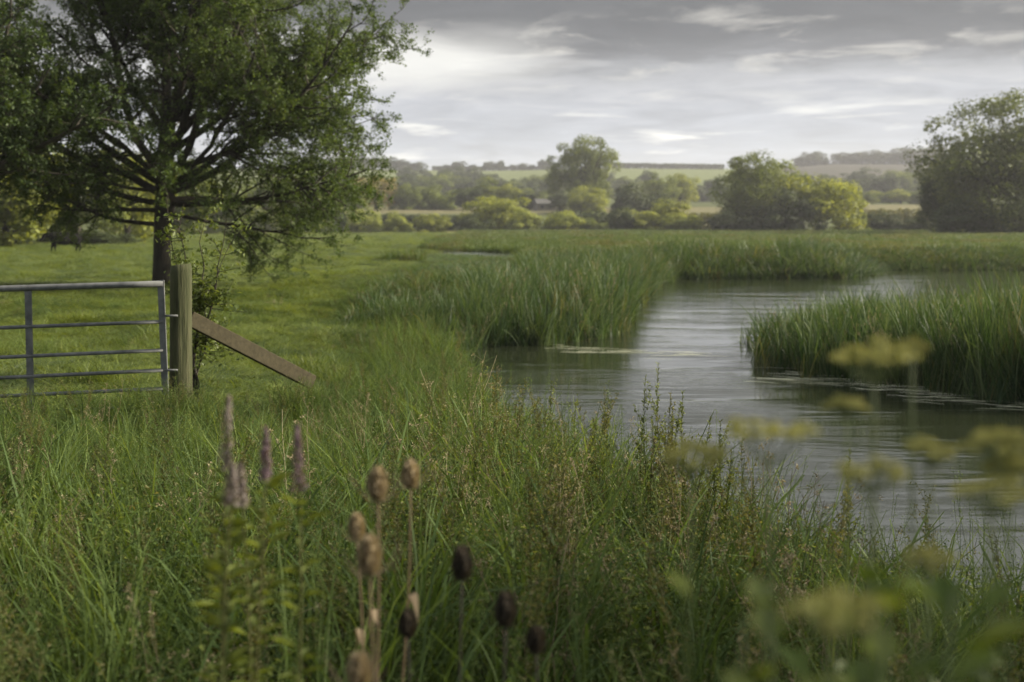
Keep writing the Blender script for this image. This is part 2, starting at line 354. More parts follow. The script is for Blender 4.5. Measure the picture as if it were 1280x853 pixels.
g = G(); g.add([(-7, 65, -.065), (2, 65, -.065), (2, 83, -.065), (-7, 83, -.065)], [[0, 1, 2, 3]])
tag(g.build('flood_pool', WM), 'small pool of flood water lying in the meadow', kind='structure')

# ------------------------------------------------------------------ scattering of what nobody could count
def scatter(name, label, sources, pts, rots, scls, idx):
    """one object of kind stuff: points with geometry nodes that put a small plant mesh on each"""
    coll = bpy.data.collections.new(name + '_plants')
    for k, so_ in enumerate(sources): coll.objects.link(so_)
    me = bpy.data.meshes.new(name); me.vertices.add(len(pts)); me.vertices.foreach_set('co', np.asarray(pts, np.float32).ravel())
    for an, ty, fld, val in (('rot', 'FLOAT_VECTOR', 'vector', rots), ('scl', 'FLOAT_VECTOR', 'vector', scls), ('idx', 'INT', 'value', idx)):
        x_ = me.attributes.new(an, ty, 'POINT'); x_.data.foreach_set(fld, np.asarray(val, np.int32 if ty == 'INT' else np.float32).ravel())
    o = bpy.data.objects.new(name, me); C.objects.link(o)
    ng = bpy.data.node_groups.new(name, 'GeometryNodeTree')
    ng.interface.new_socket('Geometry', in_out='INPUT', socket_type='NodeSocketGeometry')
    ng.interface.new_socket('Geometry', in_out='OUTPUT', socket_type='NodeSocketGeometry')
    N = ng.nodes.new; L = ng.links.new
    gi = N('NodeGroupInput'); go = N('NodeGroupOutput')
    ci = N('GeometryNodeCollectionInfo'); ci.inputs['Collection'].default_value = coll
    ci.inputs['Separate Children'].default_value = True; ci.inputs['Reset Children'].default_value = True
    ip = N('GeometryNodeInstanceOnPoints'); ip.inputs['Pick Instance'].default_value = True
    def na(nm, ty):
        a_ = N('GeometryNodeInputNamedAttribute'); a_.data_type = ty; a_.inputs['Name'].default_value = nm; return a_.outputs['Attribute']
    L(gi.outputs[0], ip.inputs['Points']); L(ci.outputs[0], ip.inputs['Instance'])
    L(na('idx', 'INT'), ip.inputs['Instance Index'])
    e2r = N('FunctionNodeEulerToRotation'); L(na('rot', 'FLOAT_VECTOR'), e2r.inputs[0]); L(e2r.outputs[0], ip.inputs['Rotation'])
    L(na('scl', 'FLOAT_VECTOR'), ip.inputs['Scale']); L(ip.outputs[0], go.inputs[0])
    mod = o.modifiers.new('scatter', 'NODES'); mod.node_group = ng
    tag(o, label, kind='stuff')
    return o

def blade(gg, n, hmin, hmax, wid, spread, lean, droop, segs=5, tint=(0.2, 0.9), bend_n=1.0, wmin=.6):
    """n arching blades from a small base"""
    ph = rng.uniform(0, 2 * np.pi, n); r0 = spread * np.sqrt(rng.uniform(0, 1, n))
    bx, by = r0 * np.cos(ph), r0 * np.sin(ph)
    dr = rng.uniform(0, 2 * np.pi, n); h = rng.uniform(hmin, hmax, n); ln = np.abs(rng.normal(0, lean, n)) + 0.03
    dp = rng.uniform(0.2, 1.0, n) ** bend_n * droop; wd = wid * rng.uniform(wmin, 1.2, n)
    t = np.linspace(0, 1, segs + 1)[None]
    ang = ln[:, None] + dp[:, None] * t ** 1.6 * 1.5
    ds = h[:, None] / segs
    out = np.concatenate([np.zeros((n, 1)), np.cumsum(np.sin(ang[:, :-1]) * ds, 1)], 1)
    up = np.concatenate([np.zeros((n, 1)), np.cumsum(np.cos(ang[:, :-1]) * ds, 1)], 1)
    cx, sx = np.cos(dr)[:, None], np.sin(dr)[:, None]
    cen = np.stack([bx[:, None] + out * cx, by[:, None] + out * sx, up], -1)
    tw = rng.uniform(-1.2, 1.2, n)[:, None] * t + rng.uniform(0, 3.14, n)[:, None] * 0.35
    sd_ = np.stack([-np.sin(dr[:, None] + tw), np.cos(dr[:, None] + tw), 0 * tw], -1)
    prof = np.clip(np.sin((0.18 + 0.82 * (1 - t)) * np.pi * 0.5), 0.04, 1) * (0.55 + 0.45 * np.minimum(1, t * 4))
    wv = (wd[:, None] * prof * 0.5)[..., None] * sd_
    v = np.stack([cen - wv, cen + wv], 2).reshape(-1, 3)
    k = segs + 1; b = np.arange(n)[:, None] * k * 2; s_ = np.arange(segs)[None] * 2
    q = np.stack([b + s_, b + s_ + 1, b + s_ + 3, b + s_ + 2], -1).reshape(-1, 4)
    gg.add(v, q, None, np.repeat(rng.uniform(*tint, n), k * 2))

def src(fn, count, name, mat):
    out = []
    for k in range(count):
        gg = G(); fn(gg); out.append(gg.build('%s_%02d' % (name, k), mat, link=False))
    return out

def stem_curve(h, lean=0.15, n=7, base=(0, 0, 0)):
    a = rng.uniform(0, 6.28); l = rng.normal(0, lean); t = np.linspace(0, 1, n)
    wob = rng.normal(0, 0.012, (n, 2)).cumsum(0) * h
    return np.stack([base[0] + math.cos(a) * l * t ** 1.5 * h + wob[:, 0], base[1] + math.sin(a) * l * t ** 1.5 * h + wob[:, 1], base[2] + t * h], 1)

def lerp_pts(pts, u):
    n = len(pts) - 1; f = np.clip(u * n, 0, n - 1e-6); i_ = f.astype(int); return pts[i_] + (pts[i_ + 1] - pts[i_]) * (f - i_)[:, None]

def f_tall(gg): blade(gg, 26, 0.4, 1.0, 0.010, 0.08, 0.22, 1.2)
def f_sedge(gg): blade(gg, 20, 0.4, 1.0, 0.019, 0.08, 0.30, 1.5)
def f_fine(gg):
    blade(gg, 40, 0.3, 0.8, 0.006, 0.09, 0.22, 1.0, 4)
    for k in range(4):
        p = stem_curve(rng.uniform(0.8, 1.05), 0.15, 6, (rng.normal(0, .04), rng.normal(0, .04), 0)); gg.tube(p, np.linspace(.0018, .001, 6), 3, .8, False)
        u = rng.uniform(.78, 1, 26); q = lerp_pts(p, u); gg.leaves(q + rng.normal(0, .010, q.shape), rng.normal(size=q.shape), .012, .3, .95)
def f_herb(gg):     # willowherb / mugwort like: upright stem, narrow leaves, a slim spray on top
    for k in range(rng.integers(2, 4)):
        h = rng.uniform(.7, 1.0); p = stem_curve(h, .12, 8, (rng.normal(0, .03), rng.normal(0, .03), 0))
        gg.tube(p, np.linspace(.0035, .001, 8), 4, .25, False)
        n = 70; u = rng.uniform(.15, 1, n); q = lerp_pts(p, u); a = rng.uniform(0, 6.28, n)
        ln = .055 * (1.15 - u * .8); ax = np.stack([np.cos(a), np.sin(a), rng.uniform(.3, 1.1, n)], 1); ax /= np.linalg.norm(ax, axis=1)[:, None]
        nr = np.stack([-np.cos(a) * .6, -np.sin(a) * .6, np.ones(n)], 1) + rng.normal(0, .2, (n, 3))
        gg.leaves(q + ax * ln[:, None] * .5, nr, ln, .28, rng.uniform(.25, .9, n), ax)
        for b in range(6):
            u0 = rng.uniform(.55, .95); b0 = lerp_pts(p, np.array([u0]))[0]; a = rng.uniform(0, 6.28); L_ = rng.uniform(.06, .14)
            e = b0 + np.array([math.cos(a) * .5, math.sin(a) * .5, 1]) * L_; gg.tube([b0, (b0 + e) / 2 + rng.normal(0, .004, 3), e], .0011, 3, .3, False)
            qq = b0 + (e - b0) * rng.uniform(.2, 1, (12, 1)) + rng.normal(0, .006, (12, 3)); gg.leaves(qq, rng.normal(size=(12, 3)), .018, .4, rng.uniform(.4, 1, 12))
def f_tangle(gg):   # bedstraw and small leaved tangle
    for k in range(16):
        p = np.cumsum(np.vstack([[rng.normal(0, .08), rng.normal(0, .08), 0], rng.normal(0, .05, (7, 3)) + [0, 0, .085 * rng.uniform(.5, 1.2)]]), 0); p[:, 2] = np.abs(p[:, 2])
        gg.tube(p, .0013, 3, rng.uniform(.2, .9), False)
        n = 34; q = lerp_pts(p, rng.uniform(0.1, 1, n)) + rng.normal(0, .013, (n, 3)); gg.leaves(q, rng.normal(size=(n, 3)) + [0, 0, .8], rng.uniform(.014, .034, n), .42, rng.uniform(.1, 1, n))
def f_broad(gg):    # nettle and dock like leaves low down
    for k in range(5):
        h = rng.uniform(.35, .8); p = stem_curve(h, .2, 6, (rng.normal(0, .05), rng.normal(0, .05), 0)); gg.tube(p, .003, 4, .3, False)
        n = 16; u = np.linspace(.2, 1, n); q = lerp_pts(p, u); a = rng.uniform(0, 6.28) + np.arange(n) * 1.57
        ln = .09 * (1.2 - u * .75); ax = np.stack([np.cos(a), np.sin(a), np.full(n, .15)], 1)
        gg.leaves(q + ax * ln[:, None] * .55, np.stack([np.cos(a) * .3, np.sin(a) * .3, np.ones(n)], 1), ln, .5, rng.uniform(.3, .9, n), ax)
def f_dry(gg):
    for k in range(5):
        h = rng.uniform(.6, 1.0); p = stem_curve(h, .25, 7, (rng.normal(0, .05), rng.normal(0, .05), 0)); gg.tube(p, np.linspace(.0028, .0012, 7), 3, rng.uniform(.2, .9), False)
        for b in range(5):
            b0 = lerp_pts(p, np.array([rng.uniform(.5, .97)]))[0]; e = b0 + rng.normal(0, .04, 3) + [0, 0, .07]; gg.tube([b0, e], .001, 3, .6, False)
            gg.leaves(e + rng.normal(0, .009, (9, 3)), rng.normal(size=(9, 3)), .014, .5, rng.uniform(.2, 1, 9))
    blade(gg, 8, .3, .8, .006, .08, .5, 1.5, 4)
def f_reed(gg):
    blade(gg, 11, 0.4, 0.95, 0.018, 0.16, 0.09, 0.35, 6, (0.0, 0.75), 1.6); blade(gg, 5, 0.8, 1.2, 0.018, 0.14, 0.15, 0.7, 6, (0.25, 0.9), 1.1); blade(gg, 3, .3, .8, .011, .15, .5, 1.6, 5, (.5, 1.0))
def f_reedpale(gg): blade(gg, 5, 0.6, 1.1, 0.012, 0.14, 0.3, 1.4, 6, (0.85, 1.0), 1.0)
def f_meadow(gg): blade(gg, 110, 0.35, 1.0, 0.016, 0.42, 0.35, 1.0, 3)
def f_marsh(gg): blade(gg, 110, 0.5, 1.0, 0.028, 0.5, 0.15, 0.7, 3)

SRC = dict(
    tall=src(f_tall, 5, 'tall_grass', M['grass']), sedge=src(f_sedge, 4, 'sedge', M['grass_deep']),
    fine=src(f_fine, 4, 'fine_grass', M['grass_deep']), herb=src(f_herb, 5, 'herb', M['olive']), tangle=src(f_tangle, 5, 'tangle', M['olive']),
    tangleg=src(f_tangle, 4, 'tangle_green', M['grass_deep']), broad=src(f_broad, 4, 'broad_herb', M['mid']), dry=src(f_dry, 4, 'dry_stalk', M['straw']),
    reed=src(f_reed, 5, 'reed', M['reed']), reedpale=src(f_reedpale, 3, 'reed_pale', M['reed']),
    reedolive=src(f_reed, 3, 'olive_reed', M['olive']), reeddeep=src(f_reed, 3, 'deep_reed', M['near_dark']), marsholive=src(f_marsh, 3, 'olive_marsh', M['olive']),
    meadow=src(f_meadow, 5, 'meadow_grass', M['meadow']), mdark=src(f_meadow, 3, 'dark_meadow_grass', M['meadow_dark']), marsh=src(f_marsh, 5, 'marsh_grass', M['reed_far']))

def put(name, label, kinds, xy, z, h, hw, kidx, tilt=0.08):
    """kinds: list of source lists; kidx: which kind for each point; h: height scale, hw: width scale"""
    sources = []; start = []; cnt = []
    for k in kinds: start.append(len(sources)); cnt.append(len(SRC[k])); sources += SRC[k]
    order = sorted(range(len(sources)), key=lambda q: sources[q].name); pos = np.empty(len(sources), int)
    for a_, b_ in enumerate(order): pos[b_] = a_
    n = len(xy); start = np.array(start); cnt = np.array(cnt)
    ii = start[kidx] + (rng.integers(0, 1000, n) % cnt[kidx])
    rots = np.stack([rng.normal(0, tilt, n), rng.normal(0, tilt, n), rng.uniform(0, 6.28, n)], 1)
    return scatter(name, label, sources, np.column_stack([xy, z]), rots, np.stack([hw, hw, h], 1), pos[ii])

def sample(n, x0, x1, y0, y1, keep):
    x = rng.uniform(x0, x1, n); y = rng.uniform(y0, y1, n); s = shore(x, y); k = keep(x, y, s); return x[k], y[k], s[k]

# --- the rank vegetation of the near bank
def bank_height(x, y, s):
    px = CX + F * x / np.maximum(y, .5)
    # allowed top line of the growth in the picture, as a height field over the bank
    h = np.interp(y, [1.2, 2.2, 3.5, 5, 7, 9, 11, 13], [0.55, 0.72, 0.84, 0.86, 0.76, 0.56, 0.42, 0.32])
    right = np.clip((px - 380) / 200, 0, 1)
    h2 = np.interp(y, [1.2, 2.2, 3.5, 5, 7, 9, 11, 16, 20], [0.50, 0.68, 0.82, 0.92, 0.96, 0.96, 0.84, 0.66, 0.8])
    return (h * (1 - right) + h2 * right) * (1 + 0.16 * fbm(x, y, 1.6, 41, 3))
def near_keep(x, y, s):
    px = CX + F * x / np.maximum(y, .5)
    lim = np.interp(px, [-200, 200, 420, 520, 700], [10.6, 11.0, 13.0, 22, 24]) + 0.5 * fbm(x, y, 2.5, 3)
    return (s > -0.15) & (px > -330) & (px < 1500) & (y < lim) & ((x < 3.6) | (y > 3))
x, y, s = sample(19000, -9, 5.5, 1.35, 24, near_keep)
keep = rng.uniform(0, 1, len(x)) < np.interp(y, [1.3, 3, 8, 24], [1, 1, .9, .7]); x, y, s = x[keep], y[keep], s[keep]
px = CX + F * x / y
z = ground(x, y); hh = bank_height(x, y, s)
pt = 0.5 + 0.5 * fbm(x, y, 1.5, 51, 3)          # patchiness
brown = np.clip(1.25 - np.abs(px - 800) / 270, 0, 1) * np.interp(y, [2, 8, 10], [1, .8, .3]) * np.clip(.75 + .6 * fbm(x, y, 1.1, 91, 2), 0, 1.2)
kinds = ['tall', 'sedge', 'fine', 'herb', 'tangle', 'tangleg', 'broad', 'dry']
W_ = np.stack([0.55 + 1.1 * pt - .6 * brown, 0.45 + 0.7 * (1 - pt), 0.9 + 0 * x, 0.35 + 1.0 * brown, 0.9 + 1.9 * brown, 2.6 + 0 * x, 0.75 + 0.4 * (1 - pt), 0.12 + 0.45 * brown], 1)
W_ = np.clip(W_, .02, None); cw = np.cumsum(W_ / W_.sum(1)[:, None], 1); ki = (rng.uniform(0, 1, len(x))[:, None] > cw).sum(1).clip(0, 7)
hs = hh * rng.uniform(0.72, 1.12, len(x)); hs[(ki == 4) | (ki == 5) | (ki == 6)] *= .8; hs[ki == 3] *= 1.08
hw = np.clip(hs * 1.15, .45, 1.1)
put('bank_vegetation', 'tangle of tall grass, sedge and small leaved herbs covering the near bank', kinds, np.column_stack([x, y]), z - .03, hs, hw, ki, .13)

# --- weeds round the post, the foot of the brace and the low bars of the gate
n = 420; x = np.concatenate([rng.normal(-3.05, .22, 150), rng.normal(-2.1, .16, 130), rng.uniform(-5.4, -3.3, 140)]); y = np.concatenate([rng.normal(11.0, .18, 150), rng.normal(12.15, .2, 130), rng.uniform(10.6, 11.0, 140)])
put('gate_weeds', 'long grass and weeds growing round the post and the foot of the brace', ['tall', 'fine', 'tangleg', 'herb', 'broad'], np.column_stack([x, y]), ground(x, y) - .02, rng.uniform(.18, .52, n), rng.uniform(.5, .8, n), rng.choice(5, n, p=[.25, .25, .3, .08, .12]), .15)

# --- meadow grass behind the gate
def meadow_edge(y): return -3.9 - (y - 25) * 0.023
def mk(x, y, s):
    pxx = CX + F * x / y; return (s > 1.0) & (pxx > -60) & (x < np.where(y < 24, (480 - CX) / F * y, meadow_edge(y)))
x1, y1, s1 = sample(9000, -16, -1, 10.2, 34, mk)
x2, y2, s2 = sample(11000, -46, -4, 34, 105, mk)
x3, y3, s3 = sample(5000, -80, -4, 105, 240, mk)
x = np.concatenate([x1, x2, x3]); y = np.concatenate([y1, y2, y3])
tus = np.clip(fbm(x, y, 2.6, 61, 3) - 0.25, 0, 1)
h = (0.08 + 0.26 * tus) * rng.uniform(.5, 1.4, len(x)); hw = np.interp(y, [10, 34, 105, 240], [.55, .95, 1.9, 3.2]) * rng.uniform(.7, 1.2, len(x)); h *= np.interp(y, [10, 105, 240], [1, 1.3, 2.2]); k = sdf(x, y, POOL); h = np.where((k < 9) & (y > 50) & (y < 72), .06, h); k = k > .2; x, y, h, hw = x[k], y[k], h[k], hw[k]
put('meadow_grass', 'short grazed grass of the meadow behind the gate', ['meadow', 'mdark'], np.column_stack([x, y]), ground(x, y) - .01, h, hw, (fbm(x, y, 2.2, 62, 3) + .4 * fbm(x, y, .7, 63, 2) + rng.normal(0, .15, len(x)) > .42).astype(int), .1)

def tk(x, y, s): return mk(x, y, s) & (fbm(x, y, 4, 88, 3) + .5 * fbm(x, y, 1.1, 89, 2) > .42)
x1, y1, s1 = sample(4200, -16, 0, 11.2, 34, tk); x2, y2, s2 = sample(5200, -46, -3, 34, 110, tk)
x = np.concatenate([x1, x2]); y = np.concatenate([y1, y2]); k = sdf(x, y, POOL) > 9; x, y = x[k], y[k]
h = rng.uniform(.14, .36, len(x)) * np.interp(y, [11, 100], [1, 1.3]); hw = np.interp(y, [10, 34, 110], [.5, 1.0, 2.2]) * rng.uniform(.6, 1.2, len(x))
put('tussocks', 'coarse tussocks and weeds scattered through the meadow', ['tall', 'fine', 'tangleg', 'dry'], np.column_stack([x, y]), ground(x, y) - .01, h, hw, rng.choice(4, len(x), p=[.32, .32, .28, .08]), .2)

# --- rough transition between meadow and reeds, left of the inlet
def rk(x, y, s):
    pxx = CX + F * x / y; return (s > 0.2) & (pxx > np.interp(y, [12, 20, 30, 60], [395, 385, 400, 455]) + 25 * fbm(x, y, 3, 8)) & (pxx < 640) & (s < 9) & (x < 3)
x, y, s = sample(26000, -9, 4, 12.5, 62, rk)
h = (np.clip((CX + F * x / y - 370) / 160, 0.25, 1) * 0.80) * (1 + .35 * fbm(x, y, 2, 19)) * rng.uniform(.5, 1.15, len(x)) * np.interp(y, [12, 24, 40], [1, .85, .3])
ki = rng.choice(4, len(x), p=[.40, .22, .24, .14])
put('rough_grass', 'rough tall grass and weeds between the meadow and the reeds', ['tall', 'fine', 'tangleg', 'herb'], np.column_stack([x, y]), ground(x, y) - .02, h, np.clip(h * 1.4, .7, 1.4), ki, .15)

# --- reeds
def reeds(name, label, n, box, keep, hfun, pale=0.12, wide=1.0):
    x, y, s = sample(n, *box, keep)
    h = hfun(x, y, s) * rng.uniform(.5, 1.12, len(x))
    ki = (rng.uniform(0, 1, len(x)) < pale).astype(int)
    z = np.maximum(ground(x, y), WATER - .12)
    ki[rng.uniform(0, 1, len(x)) < .05] = 2; f_ = fbm(x, y, 2.4, 95, 3) + rng.normal(0, .3, len(x)); ki[(f_ > .75) & (ki == 0)] = 3; ki[(f_ < -.55) & (ki == 0)] = 4
    return put(name, label, ['reed', 'reedpale', 'dry', 'reedolive', 'reeddeep'], np.column_stack([x, y]), z, h, wide * np.interp(y, [15, 60], [1.0, 1.8]) * rng.uniform(.8, 1.2, len(x)), ki, .15)
reeds('reed_bed', 'dark green reeds standing in the water on the right', 15000, (3.8, 14.5, 13.2, 27.5),
      lambda x, y, s: (sdf(x, y, REEDBED) + .35 * fbm(x, y, 1.8, 4) < -.3 + .6 * rng.uniform(0, 1, x.shape) ** 3) & (CX + F * x / y < 1460),
      lambda x, y, s: np.interp(y - np.interp(x, [4, 7, 12], [20, 15.5, 13.5]), [0, 3, 6, 12], [1.50, 1.42, 1.05, .8]) * np.clip(0.60 + (x - 4) * .15, .58, 1.16) * (1 + .12 * fbm(x, y, 1.3, 14)), .18)
reeds('reed_bank', 'green reeds along the left bank of the river', 30000, (-5, 9, 21, 62),
      lambda x, y, s: (s > -0.45) & (s < 7.5) & (x > -3.2 + 0.4 * fbm(x, y, 2, 9)) & (y > 22.8) & (x < 7.5) & (y > 5.2 * (x - 3.4)),
      lambda x, y, s: np.interp(CX + F * x / y, [470, 560, 650], [0.70, 1.0, 1.25]) * np.interp(s, [-.5, .5, 1.5, 3.5, 7], [1, .95, .74, .52, .42]) * np.interp(y, [24, 40, 60], [1, .95, .85]) * (1 + .32 * fbm(x, y, 1.6, 24)) * np.where((CX + F * x / y < 655) & (y > 33), .5, 1), .3)
reeds('far_reed_fringe', 'grey green reeds fringing the far bank', 15000, (6, 32, 53.5, 70),
      lambda x, y, s: (s > -0.5) & (s < 3.5) & (x > 6.5) & (y > 53.5),
      lambda x, y, s: np.where(x < 17, 1.05, .6) * (1 + .15 * fbm(x, y, 3, 34)), .3, 1.3)

# --- marsh beyond the river
n = 46000; y = np.exp(rng.uniform(math.log(52), math.log(250), n)); x = rng.uniform(-0.2, 0.47, n) * y
s = shore(x, y); k = (s > .6) & (x > meadow_edge(y) + fbm(x, y, 9, 15) * 2) & ((y > 56) | (x < 6)); x, y = x[k], y[k]
h = (0.62 + .18 * fbm(x, y, 9, 71, 3)) * rng.uniform(.6, 1.15, len(x)) * np.interp(y, [50, 120, 250], [.9, 1.0, 1.2]); hw = np.interp(y, [50, 120, 250], [.9, 1.5, 3.2]) * rng.uniform(.8, 1.3, len(x))
pw = CX + F * x / y; h = np.where((pw > 520) & (pw < 665) & (y < 74), h * .12, h); k = sdf(x, y, POOL) > .2; x, y, h, hw = x[k], y[k], h[k], hw[k]
put('marsh_grass', 'lush marsh grass on the flat ground beyond the river', ['marsh', 'marsholive', 'mdark'], np.column_stack([x, y]), ground(x, y) - .02, h, hw, np.digitize(fbm(x, y * .4, 11, 96, 3) + rng.normal(0, .25, len(x)), [.25, .75]), .1)

# --- floating weed by the reeds
g = G()
for (xa, ya, xb, yb, n_, wd) in ((4.0, 19.3, 8.6, 15.3, 90, .35), (5.4, 17.0, 9.0, 14.2, 70, .3), (0.6, 23.5, 3.6, 21.8, 26, .35), (3.6, 18.6, 6.8, 17.2, 26, .25)):
    for k in range(n_):
        t = rng.uniform(); x0 = xa + (xb - xa) * t + rng.normal(0, .25); y0 = ya + (yb - ya) * t + rng.normal(0, wd); L_ = rng.uniform(.15, 1.0); m_ = 9; u = np.linspace(0, 1, m_)
        cx_ = x0 + L_ * u; cy_ = y0 - L_ * u * rng.normal(.25, .2) + .04 * np.sin(u * 6 + k); w_ = rng.uniform(.006, .018) * np.sin(np.pi * np.clip(u, .06, .94))
        v = np.stack([np.stack([cx_, cy_ - w_, 0 * u + WATER + .006], 1), np.stack([cx_, cy_ + w_, 0 * u + WATER + .008], 1)], 1).reshape(-1, 3)
        g.add(v, [[2 * q, 2 * q + 2, 2 * q + 3, 2 * q + 1] for q in range(m_ - 1)], tint=rng.uniform(.2, 1))
tag(g.build('floating_weed', M['weed']), 'pale strands of weed floating on the water beside the reeds', kind='stuff')

# ------------------------------------------------------------------ trees
def crown_clumps(gg, Rx, zc, Hz, n, rc, m, leaf, shell=(.5, 1.0), flat=0.0, seed=0, skirt=False, aspect=.6):
    """leaf clumps through the volume of an ellipsoidal crown; returns clump centres"""
    r = np.random.default_rng(seed); d = r.normal(size=(n, 3)); d /= np.linalg.norm(d, axis=1)[:, None]
    if skirt: d[:, 2] = np.abs(d[:, 2]) - .12
    rho = r.uniform(*shell, n)[:, None]
    lump = 1 + .10 * np.sin(d[:, :1] * 5 + seed) + .08 * np.sin(d[:, 1:2] * 7 + 2 * seed) + .07 * np.sin(d[:, 2:] * 6 + seed)
    c = d * rho * lump * [Rx, Rx, Hz]; c[:, 2] += zc
    for k in range(n):
        q = r.normal(size=(m, 3)); q /= np.linalg.norm(q, axis=1)[:, None]; rr = rc * r.uniform(.6, 1.3)
        keepq = (q @ d[k] > -.35) | (q[:, 2] > .2); q = q[keepq]
        pos = c[k] + q * rr * r.uniform(.55, 1.12, (len(q), 1)) * [1, 1, .92]
        tn = np.clip(r.normal(r.uniform(.25, .75), .16, len(q)), 0, 1)
        gg.leaves(pos, q + r.normal(0, .45, q.shape) + [0, 0, .35], leaf * r.uniform(.7, 1.3, len(q)), aspect, tn)
    return c

def limbs(gg, H0, rad, cents, n, seed):
    r = np.random.default_rng(seed)
    gg.tube(np.array([[0, 0, -.3], [0.03, 0, H0 * .4], [0, .05, H0], [.1, 0, H0 * 1.6]]), [rad * 1.35, rad, rad * .85, rad * .5], 8)
    for k in r.choice(len(cents), min(n, len(cents)), False):
        e = cents[k]; b = np.array([0, 0, min(H0 * r.uniform(.8, 1.5), max(e[2] * .8, .2))]); mid = (b + e) / 2 + [0, 0, -.08 * np.linalg.norm(e - b)] + r.normal(0, .2, 3)
        gg.tube([b, mid, e], [rad * .42, rad * .25, rad * .07], 5, cap=False)

PROTO = {}
def proto(key, bark='bark'):
    """tree of about 10 m, built once; copies share its meshes"""
    gg = G(); tr = G()
    if key.startswith('round'): c = crown_clumps(gg, 4.2, 4.9, 4.7, 64, 1.35, 190, .42, (.3, 1.), seed=int(key[-1]) + 10); limbs(tr, 2.0, .32, c, 9, 1)
    elif key.startswith('oval'): c = crown_clumps(gg, 3.3, 4.9, 4.7, 60, 1.2, 190, .42, (.3, 1.), seed=int(key[-1]) + 20); limbs(tr, 2.0, .28, c, 9, 2)
    elif key.startswith('open'): c = crown_clumps(gg, 4.4, 5.4, 4.5, 60, 1.0, 190, .34, (.4, 1.05), seed=int(key[-1]) + 30); limbs(tr, 2.6, .34, c, 20, 3)
    elif key.startswith('dome'): c = crown_clumps(gg, 4.4, .6, 8.4, 74, 1.35, 190, .45, (.35, 1.), seed=int(key[-1]) + 40, skirt=True); limbs(tr, 1.4, .25, c, 6, 4)
    elif key.startswith('weep'):
        c = crown_clumps(gg, 4.2, 6.8, 2.6, 30, 1.1, 120, .4, seed=55); r = np.random.default_rng(5)
        for k in range(90):
            a = r.uniform(0, 6.28); rr = 4.6 * math.sqrt(r.uniform(.25, 1)); n_ = 70; zt = r.uniform(5, 8.2); zb = r.uniform(.3, 2)
            tz = r.uniform(0, 1, n_); pos = np.stack([rr * math.cos(a) + r.normal(0, .18, n_), rr * math.sin(a) + r.normal(0, .18, n_), zb + (zt - zb) * tz], 1)
            gg.leaves(pos, np.array([math.cos(a), math.sin(a), .2]) + r.normal(0, .4, (n_, 3)), .42, .3, np.clip(r.normal(r.uniform(.3, .8), .15, n_), 0, 1), np.tile([0, 0, 1.], (n_, 1)) + r.normal(0, .2, (n_, 3)))
        limbs(tr, 2.5, .35, c, 8, 5)
    for q in gg.v:
        q[:, 2] = np.where(q[:, 2] < .1, .05 + .7 * np.abs(q[:, 2] - .1), q[:, 2])
    zt = np.percentile(np.vstack(gg.v)[:, 2], 99.7); xr = np.percentile(np.abs(np.vstack(gg.v)[:, :2]), 99)
    for q in gg.v + tr.v: q[:, 2] *= 10 / zt; q[:, :2] *= 4.8 / xr
    t = gg.build('crown', M['mid'], link=False).data; u = tr.build('trunk', M[bark], link=False).data
    PROTO[key] = (t, u)

def place_tree(name, key, px, d, wpx, top, mat, label, cat='tree', group=None, depth=None, base=None, sink=0.0):
    if d > 200: wpx *= 1.10
    if key not in PROTO: proto(key)
    X = (px - CX) / F * d; zb = gz(X, d) if base is None else base
    H = (EYE - (top - HY) / F * d) - zb; wid = wpx / F * d
    root = empty(name, (X, d, zb - sink), label, cat, group, rz=random.uniform(0, 6.28))
    sx = wid / 9.6
    for nm, me in (('crown', PROTO[key][0]), ('trunk', PROTO[key][1])):
        o = bpy.data.objects.new(nm, me); C.objects.link(o); o.parent = root; o.scale = (sx, sx if depth is None else sx * depth, (H + sink) / 10.0)
        if nm == 'crown': o.material_slots[0].link = 'OBJECT'; o.material_slots[0].material = M[mat]
    return root

T = place_tree
# big trees by the edge of the floodplain, biggest first
def big_tree(name, px, d, top, wpx, seed, n, m, leaf, rc, mat, label, cb=.25, shell=(.5, 1.), nl=30, skirt=False):
    X = (px - CX) / F * d; zb = gz(X, d); H = EYE - (top - HY) / F * d - zb; Rx = wpx / F * d / 2
    root = empty(name, (X, d, zb), label, 'tree'); gg = G(); tr = G()
    zc = H * (1 + cb) / 2; c = crown_clumps(gg, Rx * .86, zc if not skirt else H * .1, (H * (1 - cb) / 2 if not skirt else H * .9) * .93, n, rc, m, leaf, shell, seed=seed, skirt=skirt)
    limbs(tr, H * .24, Rx * .06, c, nl, seed)
    
    for q in gg.v: q[:, 2] = np.where(q[:, 2] < .1, .05 + .7 * np.abs(q[:, 2] - .1), q[:, 2])
    V = np.vstack(gg.v); zt = np.percentile(V[:, 2], 99.7); xr = np.percentile(np.abs(V[:, 0]), 99.3)
    for q in gg.v + tr.v: q[:, 2] *= H / zt; q[:, :2] *= Rx / xr
    tr.build('trunk', M['bark'], root); gg.build('crown', M[mat], root); return root
big_tree('willow_tree', 1272, 175, 118, 246, 3, 230, 270, .42, 2.1, 'willow', 'largest dark tree, cut by the right edge of the picture', .0, (.2, 1.0))
big_tree('tall_tree', 729, 380, 172, 88, 6, 150, 200, .55, 1.9, 'mid', 'tallest pale green tree left of the centre skyline, sky showing through its top', .02, (.3, .98), 34)
big_tree('spreading_tree', 944, 236, 193, 112, 8, 130, 230, .42, 1.9, 'mid', 'wide green tree standing at the far side of the marsh, with uneven top', .0, (.3, 1.))
T('turning_tree', 'round1', 1024, 232, 96, 222, 'light', 'yellow green tree joined to the right side of the wide tree')
T('dark_tree', 'dome2', 984, 226, 78, 238, 'dark', 'dark rounded tree in front of the wide tree')
